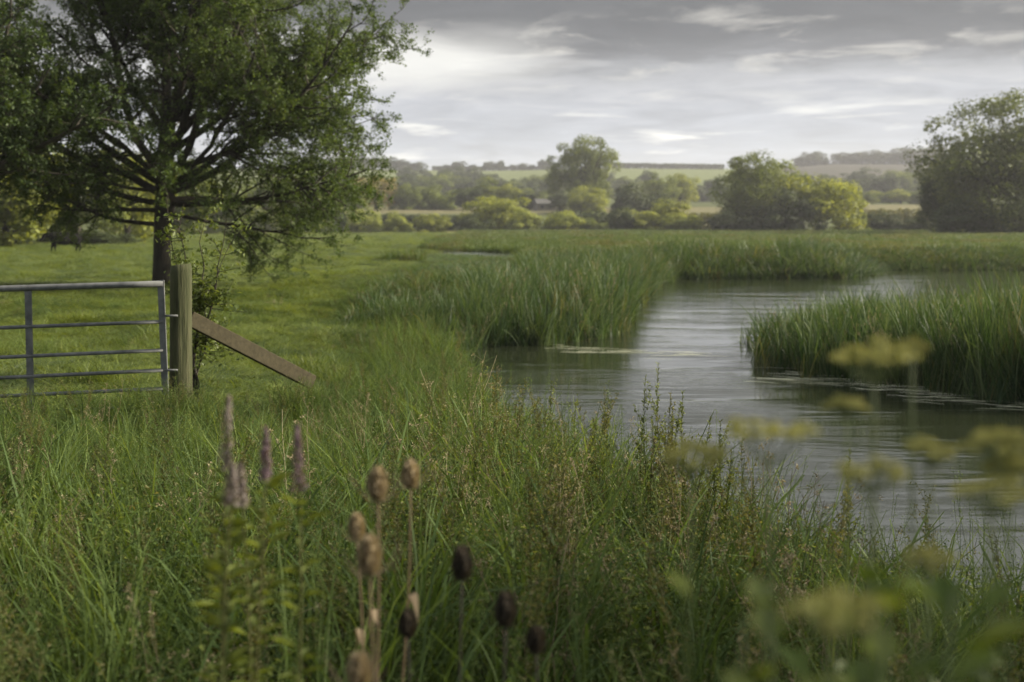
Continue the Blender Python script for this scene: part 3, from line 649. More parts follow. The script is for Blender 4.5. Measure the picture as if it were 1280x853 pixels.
T('tree', 'round2', 968, 243, 100, 206, 'mid', 'rounded crown filling the middle of the wide tree group')
T('bush', 'dome1', 915, 228, 70, 264, 'dark', 'dark low scrub under the left side of the wide tree', 'bush')
T('bush', 'dome2', 1066, 238, 40, 252, 'mid', 'green bush at the right end of the wide tree group', 'bush')
T('bush', 'dome1', 1102, 240, 46, 266, 'dark', 'dark low bush in the gap right of the wide tree', 'bush', depth=1)
T('bush', 'dome2', 1144, 238, 50, 273, 'dark', 'dark low bush beside the large tree at the right edge', 'bush', depth=1)
T('tree', 'round2', 1180, 190, 60, 205, 'dark', 'dark tree on the left flank of the largest right hand tree')
T('bush', 'dome1', 1212, 172, 110, 250, 'near_dark', 'dark undergrowth below the largest tree at the right', 'bush')
# golden and yellow-green willows across the far side of the meadow
T('willow_bush', 'dome1', 403, 250, 28, 277, 'yellow', 'small yellow bush beneath the branch tips of the field tree', 'bush')
T('willow_bush', 'dome1', 453, 250, 48, 263, 'yellow', 'leftmost of three pale yellow green willow bushes in a row', 'bush', 'row of willow bushes')
T('willow_bush', 'dome2', 496, 249, 36, 265, 'yellow', 'middle of three pale yellow green willow bushes in a row', 'bush', 'row of willow bushes')
T('willow_bush', 'dome1', 541, 248, 44, 268, 'light', 'rightmost and widest of three pale yellow green willow bushes in a row', 'bush', 'row of willow bushes')
T('bush', 'dome2', 594, 246, 44, 268, 'dark', 'dark bush at the foot of the spreading yellow green willow', 'bush')
T('willow_tree', 'round1', 622, 256, 72, 246, 'light', 'spreading yellow green willow left of the white roof', sink=1.5)
T('willow_bush', 'dome2', 652, 250, 56, 262, 'yellow', 'low bright willow bush sloping down to the right', 'bush')
T('willow_bush', 'dome1', 705, 252, 54, 265, 'yellow', 'bright willow bush below the tallest tree', 'bush')
T('bush', 'dome2', 742, 254, 44, 273, 'mid', 'low dull green bush between two bright willow bushes', 'bush')
T('bush', 'dome1', 778, 247, 36, 261, 'dark', 'small dark bush beside the big bright willow bush', 'bush')
T('willow_bush', 'dome2', 822, 252, 92, 251, 'light', 'big bright willow bush left of the stubble strip', 'bush')
T('willow_bush', 'dome1', 852, 246, 50, 268, 'yellow', 'low bright bush at the right foot of the big willow bush', 'bush')
T('tree', 'dome1', 732, 345, 54, 234, 'light', 'rounded light green tree in front of the tallest tree')
T('tree', 'dome2', 797, 330, 68, 230, 'dark', 'dark rounded tree right of the tallest tree')
T('tree', 'open1', 826, 400, 44, 216, 'mid', 'slim green tree behind the dark rounded tree')
T('tree', 'round2', 850, 415, 40, 218, 'light', 'light tree left of the wide tree, above the stubble')
T('weeping_tree', 'weep1', 470, 378, 48, 221, 'gold', 'golden weeping willow beyond the long hedge')
T('tree', 'dome1', 509, 376, 36, 231, 'mid', 'neat dark rounded tree right of the golden weeping willow')
T('tree', 'dome2', 545, 380, 44, 232, 'mid', 'rounded green tree, second to the right of the golden willow')
T('tree', 'round1', 585, 372, 40, 236, 'dark', 'dark tree behind the spreading yellow green willow')
T('tree', 'oval1', 606, 420, 36, 222, 'mid', 'pale topped tree above the dark tree')
T('tree', 'round2', 634, 400, 36, 231, 'light', 'light rounded tree above the spreading willow')
T('tree', 'round1', 648, 380, 26, 240, 'light', 'small light tree left of the white roof')
T('tree', 'oval2', 662, 372, 28, 243, 'dark', 'slim dark tree just left of the white roof')
T('tree', 'round2', 700, 360, 26, 240, 'dark', 'dark tree at the left foot of the tallest tree')
# behind the branches of the field tree
for k, (px_, d_, w_, t_, key_, mat_, lb) in enumerate([
        (428, 330, 60, 232, 'round1', 'mid', 'green tree seen past the right branch tips of the field tree'),
        (380, 300, 74, 228, 'oval1', 'mid', 'hazy green tree half hidden by the right side of the field tree'),
        (330, 270, 80, 222, 'round2', 'mid', 'hazy tree behind the lower right branches of the field tree'),
        (272, 220, 90, 215, 'dome1', 'mid', 'green tree behind the trunk of the field tree on its right')]):
    T('tree', key_, px_, d_, w_, t_, mat_, lb)
for k, (px_, d_, w_, t_, key_, mat_, lb) in enumerate([
        (8, 92, 120, 170, 'oval1', 'light', 'leftmost sunlit tree behind the gate'),
        (38, 110, 95, 185, 'open1', 'light', 'sunlit tree with a thin pale trunk behind the gate'),
        (98, 115, 110, 180, 'round2', 'mid', 'sunlit tree right of the pale trunked tree'),
        (160, 120, 105, 188, 'round1', 'light', 'sunlit tree just left of the field tree trunk'),
        (226, 135, 90, 200, 'oval2', 'mid', 'tree right behind the field tree trunk')]):
    T('tree', key_, px_, d_, w_, t_, mat_, lb, group='trees along the far side of the meadow')
for k, (px_, w_, t_) in enumerate([(20, 60, 290), (118, 70, 288), (150, 50, 292), (60, 50, 293)]):
    T('bush', 'dome1' if k % 2 else 'dome2', px_, 100 + 4 * k, w_, t_, 'dark',
      ['dark low bush at far left beyond the gate', 'dark low bush beyond the gate right of the cow', 'low bush left of the field tree trunk', 'low bush behind the cow'][k], 'bush')

T('added_shade_tree', 'open1', CX + F * 17 / 5.5, 5.5, 7.5 / 5.5 * F, HY - (11 - EYE) / 5.5 * F, 'dark', 'alder added on the right bank outside the frame to shade the near bank')  # unseen tree, added so that its shadow falls on the near bank

# hedges: long banks of scrub
def hedge(name, x0, x1, d0, d1, top0, top1, mat, label, n, leaf=.5):
    root_x = ((x0 + x1) / 2 - CX) / F * (d0 + d1) / 2; zc = gz(root_x, (d0 + d1) / 2)
    t = rng.uniform(0, 1, n); d = d0 + (d1 - d0) * t + rng.normal(0, 1.2, n); px_ = x0 + (x1 - x0) * t; X = (px_ - CX) / F * d
    zb = ground(X, d); zt = EYE - (top0 + (top1 - top0) * t - HY) / F * d + .35 * fbm(t * 60, t * 0, 3, 5); u = rng.uniform(0, 1, n) ** .6
    Z = zb + (np.maximum(zt, zb + .5) - zb) * u; bulge = np.sqrt(1 - u ** 2 * .9)
    nr = rng.normal(0, .5, (n, 3)) + [0, -.5, .6]; g = G()
    g.leaves(np.stack([X, d - bulge * 1.4 * np.sign(rng.normal(size=n)), Z], 1) - [root_x, (d0 + d1) / 2, zc], nr, leaf * rng.uniform(.7, 1.3, n), .6, np.clip(.5 + .3 * fbm(t * 40, t * 0, 2, 6) + rng.normal(0, .12, n), 0, 1))
    o = g.build(name, M[mat]); o.location = (root_x, (d0 + d1) / 2, zc); return tag(o, label, 'hedge')
hedge('hedge', 372, 600, 270, 274, 268, 270, 'dark', 'long dark hedge behind the row of willow bushes', 13000, .6)
hedge('hedge', 690, 790, 264, 268, 265, 267, 'dark', 'dark hedge below the tallest tree', 5000, .6)
hedge('hedge', 850, 905, 264, 266, 268, 267, 'olive', 'brownish hedge in front of the pale stubble strip', 3500, .6)
hedge('hedge', 1060, 1190, 266, 270, 263, 262, 'olive', 'brownish hedge in the gap left of the right hand tree', 5000, .6)
hedge('hedge', 762, 905, 1085, 1080, 204, 206, 'dark', 'long dark tree line on the ridge right of the tallest tree', 7000, 1.6)
hedge('hedge', 540, 700, 1090, 1090, 208, 209, 'dark', 'thin dark hedge on the ridge left of the tallest tree', 5000, 1.4)
hedge('hedge', 985, 1190, 1090, 1090, 206, 205, 'dark', 'dark hedge along the top of the brown field', 6000, 1.4)

# wooded belt of the valley side, and trees on the ridge
def belt(label, group, lst):
    for (px_, d_, w_, t_, mat_) in lst:
        T('far_tree', random.choice(['round1', 'round2', 'oval1', 'dome1', 'dome2']), px_, d_, w_, t_, mat_, label, group=group)
def rand_belt(x0, x1, nn, d0, d1, w0, w1, lift0, lift1, mats):
    out = []
    for k in range(nn):
        d_ = random.uniform(d0, d1); px_ = x0 + (x1 - x0) * (k + random.uniform(.1, .9)) / nn
        X = (px_ - CX) / F * d_; yb = HY - (gz(X, d_) - EYE) / d_ * F
        out.append((px_, d_, random.uniform(w0, w1), yb - random.uniform(lift0, lift1), random.choice(mats)))
    return out
belt('hazy dark tree in the wooded belt below the left ridge', 'wooded belt below the left ridge', rand_belt(385, 700, 26, 560, 680, 26, 40, 22, 32, ['dark', 'dark', 'mid']))
belt('hazy tree on the valley side above the golden willow', 'trees on the left valley side', rand_belt(500, 600, 8, 700, 780, 26, 36, 20, 27, ['dark']))
belt('hazy low tree in the valley between the hedge and the wooded belt', 'low valley trees left of centre', rand_belt(400, 690, 16, 430, 520, 22, 36, 14, 22, ['mid', 'mid', 'dark']))
belt('hazy tree between the tallest tree and the wide tree', 'wooded belt right of the tallest tree', rand_belt(755, 905, 14, 560, 720, 22, 34, 16, 26, ['dark', 'mid', 'mid']))
belt('hazy tree in the woods below the brown field', 'woods below the brown field', rand_belt(1020, 1190, 18, 540, 690, 26, 40, 20, 32, ['dark', 'mid', 'dark']))
belt('pale low tree in front of the woods below the brown field', 'pale trees in the right hand gap', rand_belt(1040, 1180, 11, 420, 480, 20, 34, 12, 24, ['mid', 'light', 'mid']))
ORD = 'first second third fourth fifth sixth seventh eighth ninth tenth eleventh twelfth'.split()
ridge = [(560, 13, 206), (573, 17, 202), (590, 12, 206), (611, 13, 202), (624, 13, 201), (641, 9, 206), (653, 12, 204), (665, 9, 206), (681, 17, 200)]
for k, (px_, w_, t_) in enumerate(ridge):
    T('ridge_tree', 'round1' if k % 2 else 'round2', px_, 1090, w_, t_, 'dark', ORD[k] + ' small dark tree from the left on the skyline left of the tallest tree', group='skyline trees left of the tallest tree')
for k, (px_, w_, t_) in enumerate([(452, 40, 196), (478, 34, 197), (500, 26, 200), (520, 24, 203), (424, 40, 198)]):
    T('ridge_tree', 'round1' if k % 2 else 'round2', px_, 1060, w_, t_, 'dark', 'dark tree of the skyline wood above the golden willow', group='skyline wood at the left')
rt = [(1004, 20, 196), (1018, 20, 193), (1030, 12, 200), (1050, 16, 194), (1064, 20, 195), (1078, 22, 193), (1092, 24, 191), (1106, 20, 193), (1122, 22, 189), (1138, 24, 188), (1152, 22, 190), (1168, 24, 186)]
for k, (px_, w_, t_) in enumerate(rt):
    T('ridge_tree', 'round1' if k % 2 else 'oval1', px_, 1085, w_ * 1.25, t_ - 3, 'dark', ORD[k] + ' dark tree from the left on the skyline above the brown field', group='skyline trees above the brown field')

# a white roofed house half hidden by the trees
hx = (681 - CX) / F * 366; hz = gz(hx, 366)
house = empty('house', (hx, 366, hz - .4), 'distant grey roofed building half hidden among trees left of the tallest tree', 'building', rz=.25, scale=(.85, .85, .8))
g = G(); g.box((0, 0, 1.6), (3.6, 2.4, 1.6)); g.build('wall', M['render'], house, False)
g = G(); g.add([(-3.8, -2.7, 3.1), (3.8, -2.7, 3.1), (3.8, 0, 5.0), (-3.8, 0, 5.0), (-3.8, 2.7, 3.1), (3.8, 2.7, 3.1)], [[0, 1, 2, 3], [3, 2, 5, 4]], [[0, 3, 4], [1, 5, 2]])
rf = g.build('roof', M['roof'], house, False)
g = G(); g.box((2.6, 0, 5.2), (.35, .35, .6)); g.build('chimney', M['render'], rf, False)
for k in range(2):
    g = G(); g.box((-1.6 + 3.2 * k, -2.43, 1.9), (.5, .04, .55)); g.build('window', M['pane'], house, False)

# ------------------------------------------------------------------ the field tree beside the gate
def field_tree(root_loc, scale, limb_list, trunk_pts, trunk_r, seed, matl, label, dens=1.0, leaf=.075, name='field_tree'):
    r = np.random.default_rng(seed); root = empty(name, root_loc, label, 'tree')
    tr = G(); tr.tube(np.array(trunk_pts) * scale, np.array(trunk_r) * scale, 10)
    twigs = []
    def grow(p, d, L, rad, lev):
        n = max(3, int(L / (.55 if lev == 0 else .3 if lev == 1 else .16)) + 1); pts = [p]; st = L / (n - 1); q = p; dd = d / np.linalg.norm(d)
        wob = (.10, .17, .22, .3)[lev]; lift = (.045, .02, -.03, -.07)[lev]
        for k in range(n - 1):
            dd = dd + r.normal(0, wob, 3) + [0, 0, lift]; dd /= np.linalg.norm(dd); q = q + dd * st; pts.append(q)
        pts = np.array(pts)
        tr.tube(pts, np.linspace(rad, rad * (.25 if lev < 3 else .4), n), (7, 5, 4, 3)[lev], cap=False)
        if lev >= 2: twigs.append(pts)
        if lev < 3:
            nc = int(round((L * 2.6, L * 4.4, L * 6.5)[lev] * dens)); 
            for k in range(max(nc, 2)):
                u = r.uniform(.22 if lev == 0 else .15, 1) ; f = u * (n - 1); a = min(int(f), n - 2); b = pts[a] + (pts[a + 1] - pts[a]) * (f - a)
                td = pts[a + 1] - pts[a]; td /= np.linalg.norm(td)
                o = r.normal(size=3); o -= o @ td * td; o /= np.linalg.norm(o)
                ang = r.uniform(.5, 1.1); cd = td * math.cos(ang) + o * math.sin(ang)
                grow(b, cd, ((.42, .42, .45)[lev]) * L * (1.15 - .6 * u) * r.uniform(.7, 1.25), rad * (1 - .6 * u) * .5, lev + 1)
    for (p, d, L, rad) in limb_list: grow(np.array(p, float) * scale, np.array(d, float), L * scale, rad * scale, 0)
    tr.build('trunk', M['bark'], root)
    cr = G(); P = []; D = []
    for t in twigs:
        L = np.linalg.norm(t[-1] - t[0]); n = int((4.2 + L * 22) * dens); u = r.uniform(.15, 1.05, n); q = lerp_pts(t, np.clip(u, 0, 1)); P.append(q + r.normal(0, .045, q.shape))
    P = np.vstack(P); n = len(P)
    cl = .5 + .32 * fbm(P[:, 0] * 1.3 + P[:, 2], P[:, 1] * 1.3 - P[:, 2], 1.6, 3, 2)
    cr.leaves(P, r.normal(0, .65, (n, 3)) + [0, 0, .8], leaf * r.uniform(.7, 1.35, n), .62, np.clip(cl + r.normal(0, .15, n), 0, 1))
    cr.build('crown', M[matl], root)
    print('leaves', name, n)
    return root
tx, ty = (203 - CX) / F * 34, 34.0
tb = gz(tx, ty)
limbs_main = [  # start, direction, length, radius (metres, from the foot of the trunk)
    ((0.05, 0, 3.1), (0.02, 0.1, 1), 8.0, .17), ((0.1, 0, 3.6), (.5, .1, 1), 8.0, .13), ((0.15, 0, 3.2), (.95, -.3, .68), 8.4, .12), ((0.2, 0, 2.8), (1.0, .2, .30), 7.6, .11),
    ((0.15, 0, 3.9), (1.0, .25, .62), 8.2, .11), ((0.15, 0, 4.2), (1.0, -.1, .85), 8.2, .11), ((.15, 0, 3.4), (1, .6, .5), 7.2, .1), ((.15, 0, 3.0), (1, -.25, .42), 7.4, .1),
    ((0.15, 0, 2.5), (1.0, -.5, .08), 6.0, .09), ((0.2, .1, 2.6), (1, .5, .12), 6.4, .09), ((-.1, 0, 3.4), (-.6, .1, 1), 7.6, .13), ((-.1, 0, 3.1), (-.9, -.3, .75), 7.6, .12),
    ((-.1, 0, 2.8), (-1, .15, .42), 7.4, .12), ((-.1, 0, 2.5), (-1, -.5, .32), 6.0, .09), ((-.15, 0, 1.9), (-1, .1, .02), 3.6, .07), ((-.1, .1, 2.9), (-.4, .9, .4), 5.8, .1),
    ((.05, 0, 3.5), (.2, -.8, .8), 6.4, .12), ((.0, 0, 3.2), (-.25, -.8, .4), 5.4, .1), ((.1, 0, 4.6), (.75, .2, .9), 7.0, .1), ((0, 0, 4.6), (-.75, .3, .9), 6.6, .1),
    ((.1, 0, 3.8), (.35, .75, .9), 6.2, .11), ((.1, 0, 2.9), (.7, -.75, .25), 6.0, .09),
    ((-.15, -.05, 2.3), (-.8, -.5, -.18), 3.4, .07), ((.15, 0, 2.2), (.9, -.1, -.14), 5.0, .06), ((.05, -.15, 3.0), (.15, -1, .02), 4.0, .06), ((-.05, -.15, 2.9), (-.45, -.9, .0), 4.2, .06)]
field_tree((tx, ty, tb - .1), 1.0, limbs_main, [(0, 0, 0), (-.02, 0, .9), (.0, 0, 1.7), (.08, 0, 2.5), (.06, 0, 3.4), (.08, .05, 5.0), (.1, .1, 7)], [.30, .24, .24, .29, .22, .16, .10], 11, 'hero',
           'large spreading field tree with dark trunk standing in the meadow behind the gate post', 1.0)
limbs2 = [((0, 0, 2.5), (.9, -.2, .5), 4.8, .1), ((0, 0, 2.6), (.9, .4, .5), 5.0, .1), ((0, 0, 3), (.6, -.5, .8), 5.0, .1), ((0, 0, 2), (-.9, .3, .4), 4.4, .1), ((0, 0, 2.5), (-.6, -.6, .7), 4.8, .1),
          ((0, 0, 3), (0, .1, 1), 5.2, .13), ((0, 0, 2.4), (.2, .9, .5), 4.6, .1), ((0, 0, 2.8), (.1, -.9, .5), 4.6, .1), ((0, 0, 3.4), (.6, .3, .8), 4.6, .1), ((0, 0, 2.6), (1, -.1, .5), 4.0, .07)]
field_tree(((-66 - CX) / F * 29, 29, gz((-66 - CX) / F * 29, 29) - .1), 1.0, limbs2, [(0, 0, 0), (0, 0, 1.2), (0, 0, 2.4), (0, 0, 3.8)], [.28, .22, .2, .14], 23, 'near_dark',
           'very dark leafy tree cut by the left edge of the picture', 1.15, .085, name='dark_field_tree')

# ------------------------------------------------------------------ gate, posts
def rail(gg, a, b, r_, n=10, sides=10): 
    a, b = np.array(a), np.array(b); t = np.linspace(0, 1, n)[:, None]; gg.tube(a + (b - a) * t, r_, sides)
gate = empty('field_gate', at(203, 490, 11.2), 'galvanised steel field gate of horizontal bars hung left of the wooden post', 'gate')
go_ = gate.location
def rel(px_, py_, d_): return np.array(at(px_, py_, d_) - go_)
def gd(px_): return 11.2 - (203 - px_) / 203 * 0.22
bars = [(354.8, 361.2, .030), (402.3, 410, .0175), (438, 447, .0175), (463, 472.6, .0175), (486, 495.5, .0175), (508, 517.5, .0175)]
for yr, yl, rad in bars:
    g = G(); a = rel(204, yr, gd(204)); b = rel(0, yl, gd(0)); b = a + (b - a) * 2.35; rail(g, a, b, rad); g.build('rail', M['steel'], gate)
def stile(px0, px1, y0, y1, hw):
    g = G(); a = rel(px0, y0, gd(px0)); b = rel(px1, y1, gd(px1)); c = (a + b) / 2; L = np.linalg.norm(b - a) / 2; z_ = (a - b) / (2 * L); x_ = np.cross([0, 1, 0], z_); x_ /= np.linalg.norm(x_)
    g.box(c, (hw, .010, L), np.stack([x_, np.cross(z_, x_), z_], 1)); g.build('stile', M['steel'], gate, False)
stile(201, 207.5, 350.5, 512, .030); stile(35, 39, 358, 521, .030); stile(-128, -122, 366, 530, .030); stile(-274, -270, 370, 540, .030)
g = G()
for yy in (395, 463): rail(g, rel(203, yy, 11.2), rel(222, yy, 11.2), .011, 3)
g.build('hinge', M['steel'], gate)

def timber_post(loc, h, r_, seed, parent, name='post_shaft'):
    r = np.random.default_rng(seed); n = 26; sd_ = 22; th = np.arange(sd_) / sd_ * 6.283; g = G(); prof = 1 + .035 * np.sin(th * 3 + 1) + .02 * np.sin(th * 7) + r.normal(0, .008, sd_)
    prof[int(sd_ * .62)] -= .045; prof[int(sd_ * .2)] -= .04; prof[int(sd_ * .83)] -= .035
    V = []
    for k in range(n):
        z_ = h * k / (n - 1); rr = r_ * prof * (1 + .012 * math.sin(z_ * 4)) * (1.04 - .05 * k / n)
        if k == n - 1: rr = rr * .93
        V += [[rr[m] * math.cos(th[m]), rr[m] * math.sin(th[m]), z_ + (.012 * math.cos(th[m]) if k >= n - 2 else 0)] for m in range(sd_)]
    Q = [[k * sd_ + m, k * sd_ + (m + 1) % sd_, (k + 1) * sd_ + (m + 1) % sd_, (k + 1) * sd_ + m] for k in range(n - 1) for m in range(sd_)]
    V.append([0, 0, h + .002]); Tt = [[(n - 1) * sd_ + m, (n - 1) * sd_ + (m + 1) % sd_, len(V) - 1] for m in range(sd_)]
    g.add(V, Q, Tt); return g.build(name, M['post'], parent)
pb = at(225.5, 500, 11.35); pb.z = gz(pb.x, pb.y) - .15
post = empty('gate_post', pb, 'weathered round wooden gate post with a sloping brace plank', 'post')
ph = at(225, 331, 11.35).z - pb.z
timber_post(None, ph, 0.102, 4, post)
a = np.array(at(236, 398, 11.4) - pb); b = np.array(at(386, 476, 12.5) - pb)
b = a + (b - a) * 1.03; g = G(); c = (a + b) / 2; L = np.linalg.norm(b - a) / 2; y_ = (b - a) / (2 * L); z_ = np.cross(np.cross(y_, [0, 0, 1]), y_); z_ /= np.linalg.norm(z_); x_ = np.cross(y_, z_)
g.box(c, (.040, L, .072), np.stack([x_, y_, z_], 1)); br = g.build('brace', M['plank'], post, False)
bv = br.modifiers.new('bevel', 'BEVEL'); bv.width = .006; bv.segments = 2
p2 = Vector((-8.6, 11.0, gz(-8.6, 11.0) - .1)); post2 = empty('gate_post', p2, 'weathered round post carrying the far end of the gate, outside the left edge', 'post'); timber_post(None, 1.4, .105, 8, post2)

# sapling with pale leaves behind the post
def shrub(name, loc, stems, label, matl, leaf, nleaf, seed, cat='shrub', barkm='bark'):
    r = np.random.default_rng(seed); root = empty(name, loc, label, cat); tr = G(); cr = G(); P = []
    for (dx, dy, H, br_, sz) in stems:
        n = 9; t = np.linspace(0, 1, n); p = np.stack([dx * t ** 1.3 + r.normal(0, .02, n), dy * t ** 1.3 + r.normal(0, .02, n), H * t], 1); tr.tube(p, np.linspace(.014, .003, n), 5, cap=False)
        for k in range(br_):
            u = r.uniform(.3, 1); b = lerp_pts(p, np.array([u]))[0]; d = r.normal(size=3) * [1, 1, .5] + [0, 0, .25]; d /= np.linalg.norm(d); e = b + d * r.uniform(.12, sz); m = (b + e) / 2 + r.normal(0, .02, 3)
            tr.tube([b, m, e], [.004, .003, .0015], 4, cap=False); q = lerp_pts(np.array([b, m, e]), r.uniform(.2, 1, nleaf)); P.append(q + r.normal(0, .03, q.shape))
    P = np.vstack(P); cr.leaves(P, r.normal(0, .6, P.shape) + [0, -.2, .8], leaf * r.uniform(.7, 1.3, len(P)), .68, np.clip(r.normal(.5, .22, len(P)), 0, 1))
    tr.build('stem', M[barkm], root); cr.build('foliage', M[matl], root); return root
sx_ = at(243, 490, 11.9); sx_.z = gz(sx_.x, sx_.y)
shrub('thorn_sapling', sx_, [(-.30, .05, 2.12, 12, .22), (-.12, .0, 2.05, 18, .26), (.05, .2, 1.9, 24, .40), (.25, .3, 1.65, 26, .44), (-.25, -.12, 1.65, 12, .20), (.1, .1, 1.2, 18, .3), (.3, .1, 1.9, 18, .34)],
      'thin thorn sapling with pale green leaves rising behind the gate post', 'sapling', .048, 18, 5)

# black cow under the tree, seen between the trunks
def cow(loc, rz):
    g = G()
    def part(pts, rad, sides=14, sy=1.0): g.tube(np.array(pts, float), rad, sides)
    part([(-.98, 0, 1.12), (-.85, 0, 1.04), (-.5, 0, .96), (0, 0, .92), (.4, 0, .94), (.75, 0, 1.02), (.95, 0, 1.10)], [.10, .29, .37, .41, .40, .34, .22], 18)
    part([(.70, 0, 1.10), (.98, 0, 1.17), (1.20, 0, 1.16)], [.27, .20, .15]); part([(1.14, 0, 1.20), (1.32, 0, 1.07), (1.48, 0, .90), (1.58, 0, .80)], [.13, .145, .105, .085])
    for (x_, y_, kx, fx) in ((.66, .19, .70, .67), (.70, -.19, .80, .82)): part([(x_, y_, .95), (x_, y_, .62), (kx, y_, .36), (fx, y_, .10), (fx + .03, y_, .0)], [.19, .12, .065, .05, .07], 10)
    for (x_, y_, hx_, fx) in ((-.72, .19, -.88, -.80), (-.70, -.19, -.78, -.66)): part([(x_, y_, 1.0), (x_ + .04, y_, .68), (hx_, y_, .45), (fx, y_, .10), (fx + .03, y_, .0)], [.24, .15, .07, .05, .07], 10)
    part([(-.98, 0, 1.22), (-1.07, 0, 1.0), (-1.08, 0, .62), (-1.07, 0, .42)], [.035, .025, .022, .045], 8)
    for y_ in (-1, 1): part([(1.16, y_ * .10, 1.27), (1.13, y_ * .30, 1.26)], [.05, .035], 8)
    part([(-.45, 0, .62), (-.45, 0, .50)], [.14, .08], 10)
    o = g.build('cow', M['cow']); rm = o.modifiers.new('one skin', 'REMESH'); rm.mode = 'VOXEL'; rm.voxel_size = .035; rm.use_smooth_shade = True
    o.modifiers.new('smooth', 'SMOOTH').iterations = 4
    o.location = loc; o.rotation_euler = (0, 0, rz)
    return tag(o, 'black cow standing in the meadow below the hanging branches', 'cow')
cw = at(82, 305, 76); cw.z = gz(cw.x, 76) + .03; cow(cw, R(215))

# ------------------------------------------------------------------ plants in the foreground that can be told apart
def teasel(px_, py_, hl, d, matl, label, bract=True, lean=0.0, seed=0):
    r = np.random.default_rng(seed + 100); p = at(px_, py_, d); zb = gz(p.x + lean, d); root = empty('teasel', (p.x + lean, d, zb), label, 'teasel', 'dried teasels in the foreground')
    Lh = hl / F * d * r.uniform(.84, .96); rr = Lh * r.uniform(.25, .30); H = p.z - zb; n = 10; t = np.linspace(0, 1, n)
    top = np.array([-lean, 0, H - Lh / 2]); pts = np.stack([top[0] * t ** 1.4 + .006 * np.sin(t * 7 + seed), .006 * np.cos(t * 6 + seed) - .006, top[2] * t], 1)
    g = G(); g.tube(pts, np.linspace(.0042, .0026, n), 6); g.build('stem', M['teasel_brown' if matl == 'teasel_brown' else 'teasel_dark'], root)
    g = G(); m = 14; u = np.linspace(0, 1, m); prof = np.sin(np.clip(u * .94 + .05, 0, 1) * np.pi) ** .55 * rr * (1.06 - .16 * u)
    base = pts[-1]; cen = np.stack([base[0] + 0 * u, base[1] + 0 * u, base[2] + u * Lh], 1); g.tube(cen, prof * .86, 14, .1)
    ns = 460; a = np.arange(ns) * 2.39996; uu = (np.arange(ns) + .5) / ns; pr = np.interp(uu, u, prof); P = np.stack([base[0] + pr * np.cos(a), base[1] + pr * np.sin(a), base[2] + uu * Lh], 1)
    dv = np.stack([np.cos(a), np.sin(a), .55 + .9 * uu], 1); dv /= np.linalg.norm(dv, axis=1)[:, None]; sl_ = r.uniform(.006, .014, ns)
    g.leaves(P + dv * sl_[:, None] * .4, np.cross(dv, [0, 0, 1]) + r.normal(0, .2, (ns, 3)), sl_ * 1.3, .18, r.uniform(.6, 1, ns), dv); g.build('seed_head', M[matl], root)
    g = G(); nb = 9 if bract else 5
    for k in range(nb):
        a_ = k / nb * 6.283 + r.uniform(-.2, .2); L_ = r.uniform(.4, 1.35) * Lh * (1 if bract else .6); s_ = np.linspace(0, 1, 7); out = rr * .5 + L_ * s_ * .8; up = -Lh * .04 + L_ * .75 * s_ ** 2.0
        g.tube(np.stack([base[0] + out * math.cos(a_), base[1] + out * math.sin(a_), base[2] + up], 1), np.linspace(.0014, .0005, 7), 4, .7, False)
    g.build('bracts', M[matl], root)
    if bract or True:
        g = G()
        for k in range(3):
            b = lerp_pts(pts, np.array([.35 + .2 * k]))[0]; a_ = r.uniform(0, 6.28); n_ = 8; s_ = np.linspace(0, 1, n_); Ll = r.uniform(.05, .10)
            c_ = np.stack([b[0] + math.cos(a_) * Ll * s_, b[1] + math.sin(a_) * Ll * s_, b[2] + .05 * np.sin(s_ * 2.6) - .05 * s_ ** 2], 1); side = np.array([-math.sin(a_), math.cos(a_), .3]) * .010
            wv = np.sin(np.clip(s_ * .9 + .1, 0, 1) * np.pi)[:, None] * side; v = np.stack([c_ - wv, c_ + wv], 1).reshape(-1, 3); g.add(v, [[2 * q, 2 * q + 1, 2 * q + 3, 2 * q + 2] for q in range(n_ - 1)], tint=.6)
        g.build('stem_leaf', M['teasel_brown' if matl == 'teasel_brown' else 'olive'], root)
    return root
teasel(469, 606, 40, 2.55, 'teasel_brown', 'brown teasel head on a pale stalk, upper left of the cluster', True, .02, 1)
teasel(512, 593, 36, 2.75, 'teasel_brown', 'highest brown teasel head, with long curved bracts, right of the cluster', True, -.03, 2)
teasel(449, 658, 34, 2.7, 'teasel_brown', 'small brown teasel head at the left of the cluster', True, .01, 3)
teasel(467, 693, 48, 2.25, 'teasel_brown', 'largest and nearest brown teasel head with reddish bracts', True, .015, 4)
teasel(452, 838, 44, 2.1, 'teasel_brown', 'brown teasel head cut by the bottom edge of the picture', True, .0, 5)
teasel(576, 705, 40, 2.5, 'teasel_dark', 'tallest of the dark blackened teasel heads', False, .01, 6)
teasel(628, 763, 42, 2.35, 'teasel_dark', 'dark teasel head second from the right', False, .0, 7)
teasel(508, 780, 32, 2.6, 'teasel_dark', 'small dark teasel head below the brown cluster', False, .0, 8)
teasel(671, 799, 32, 2.5, 'teasel_dark', 'rightmost and lowest of the dark teasel heads', False, -.01, 9)

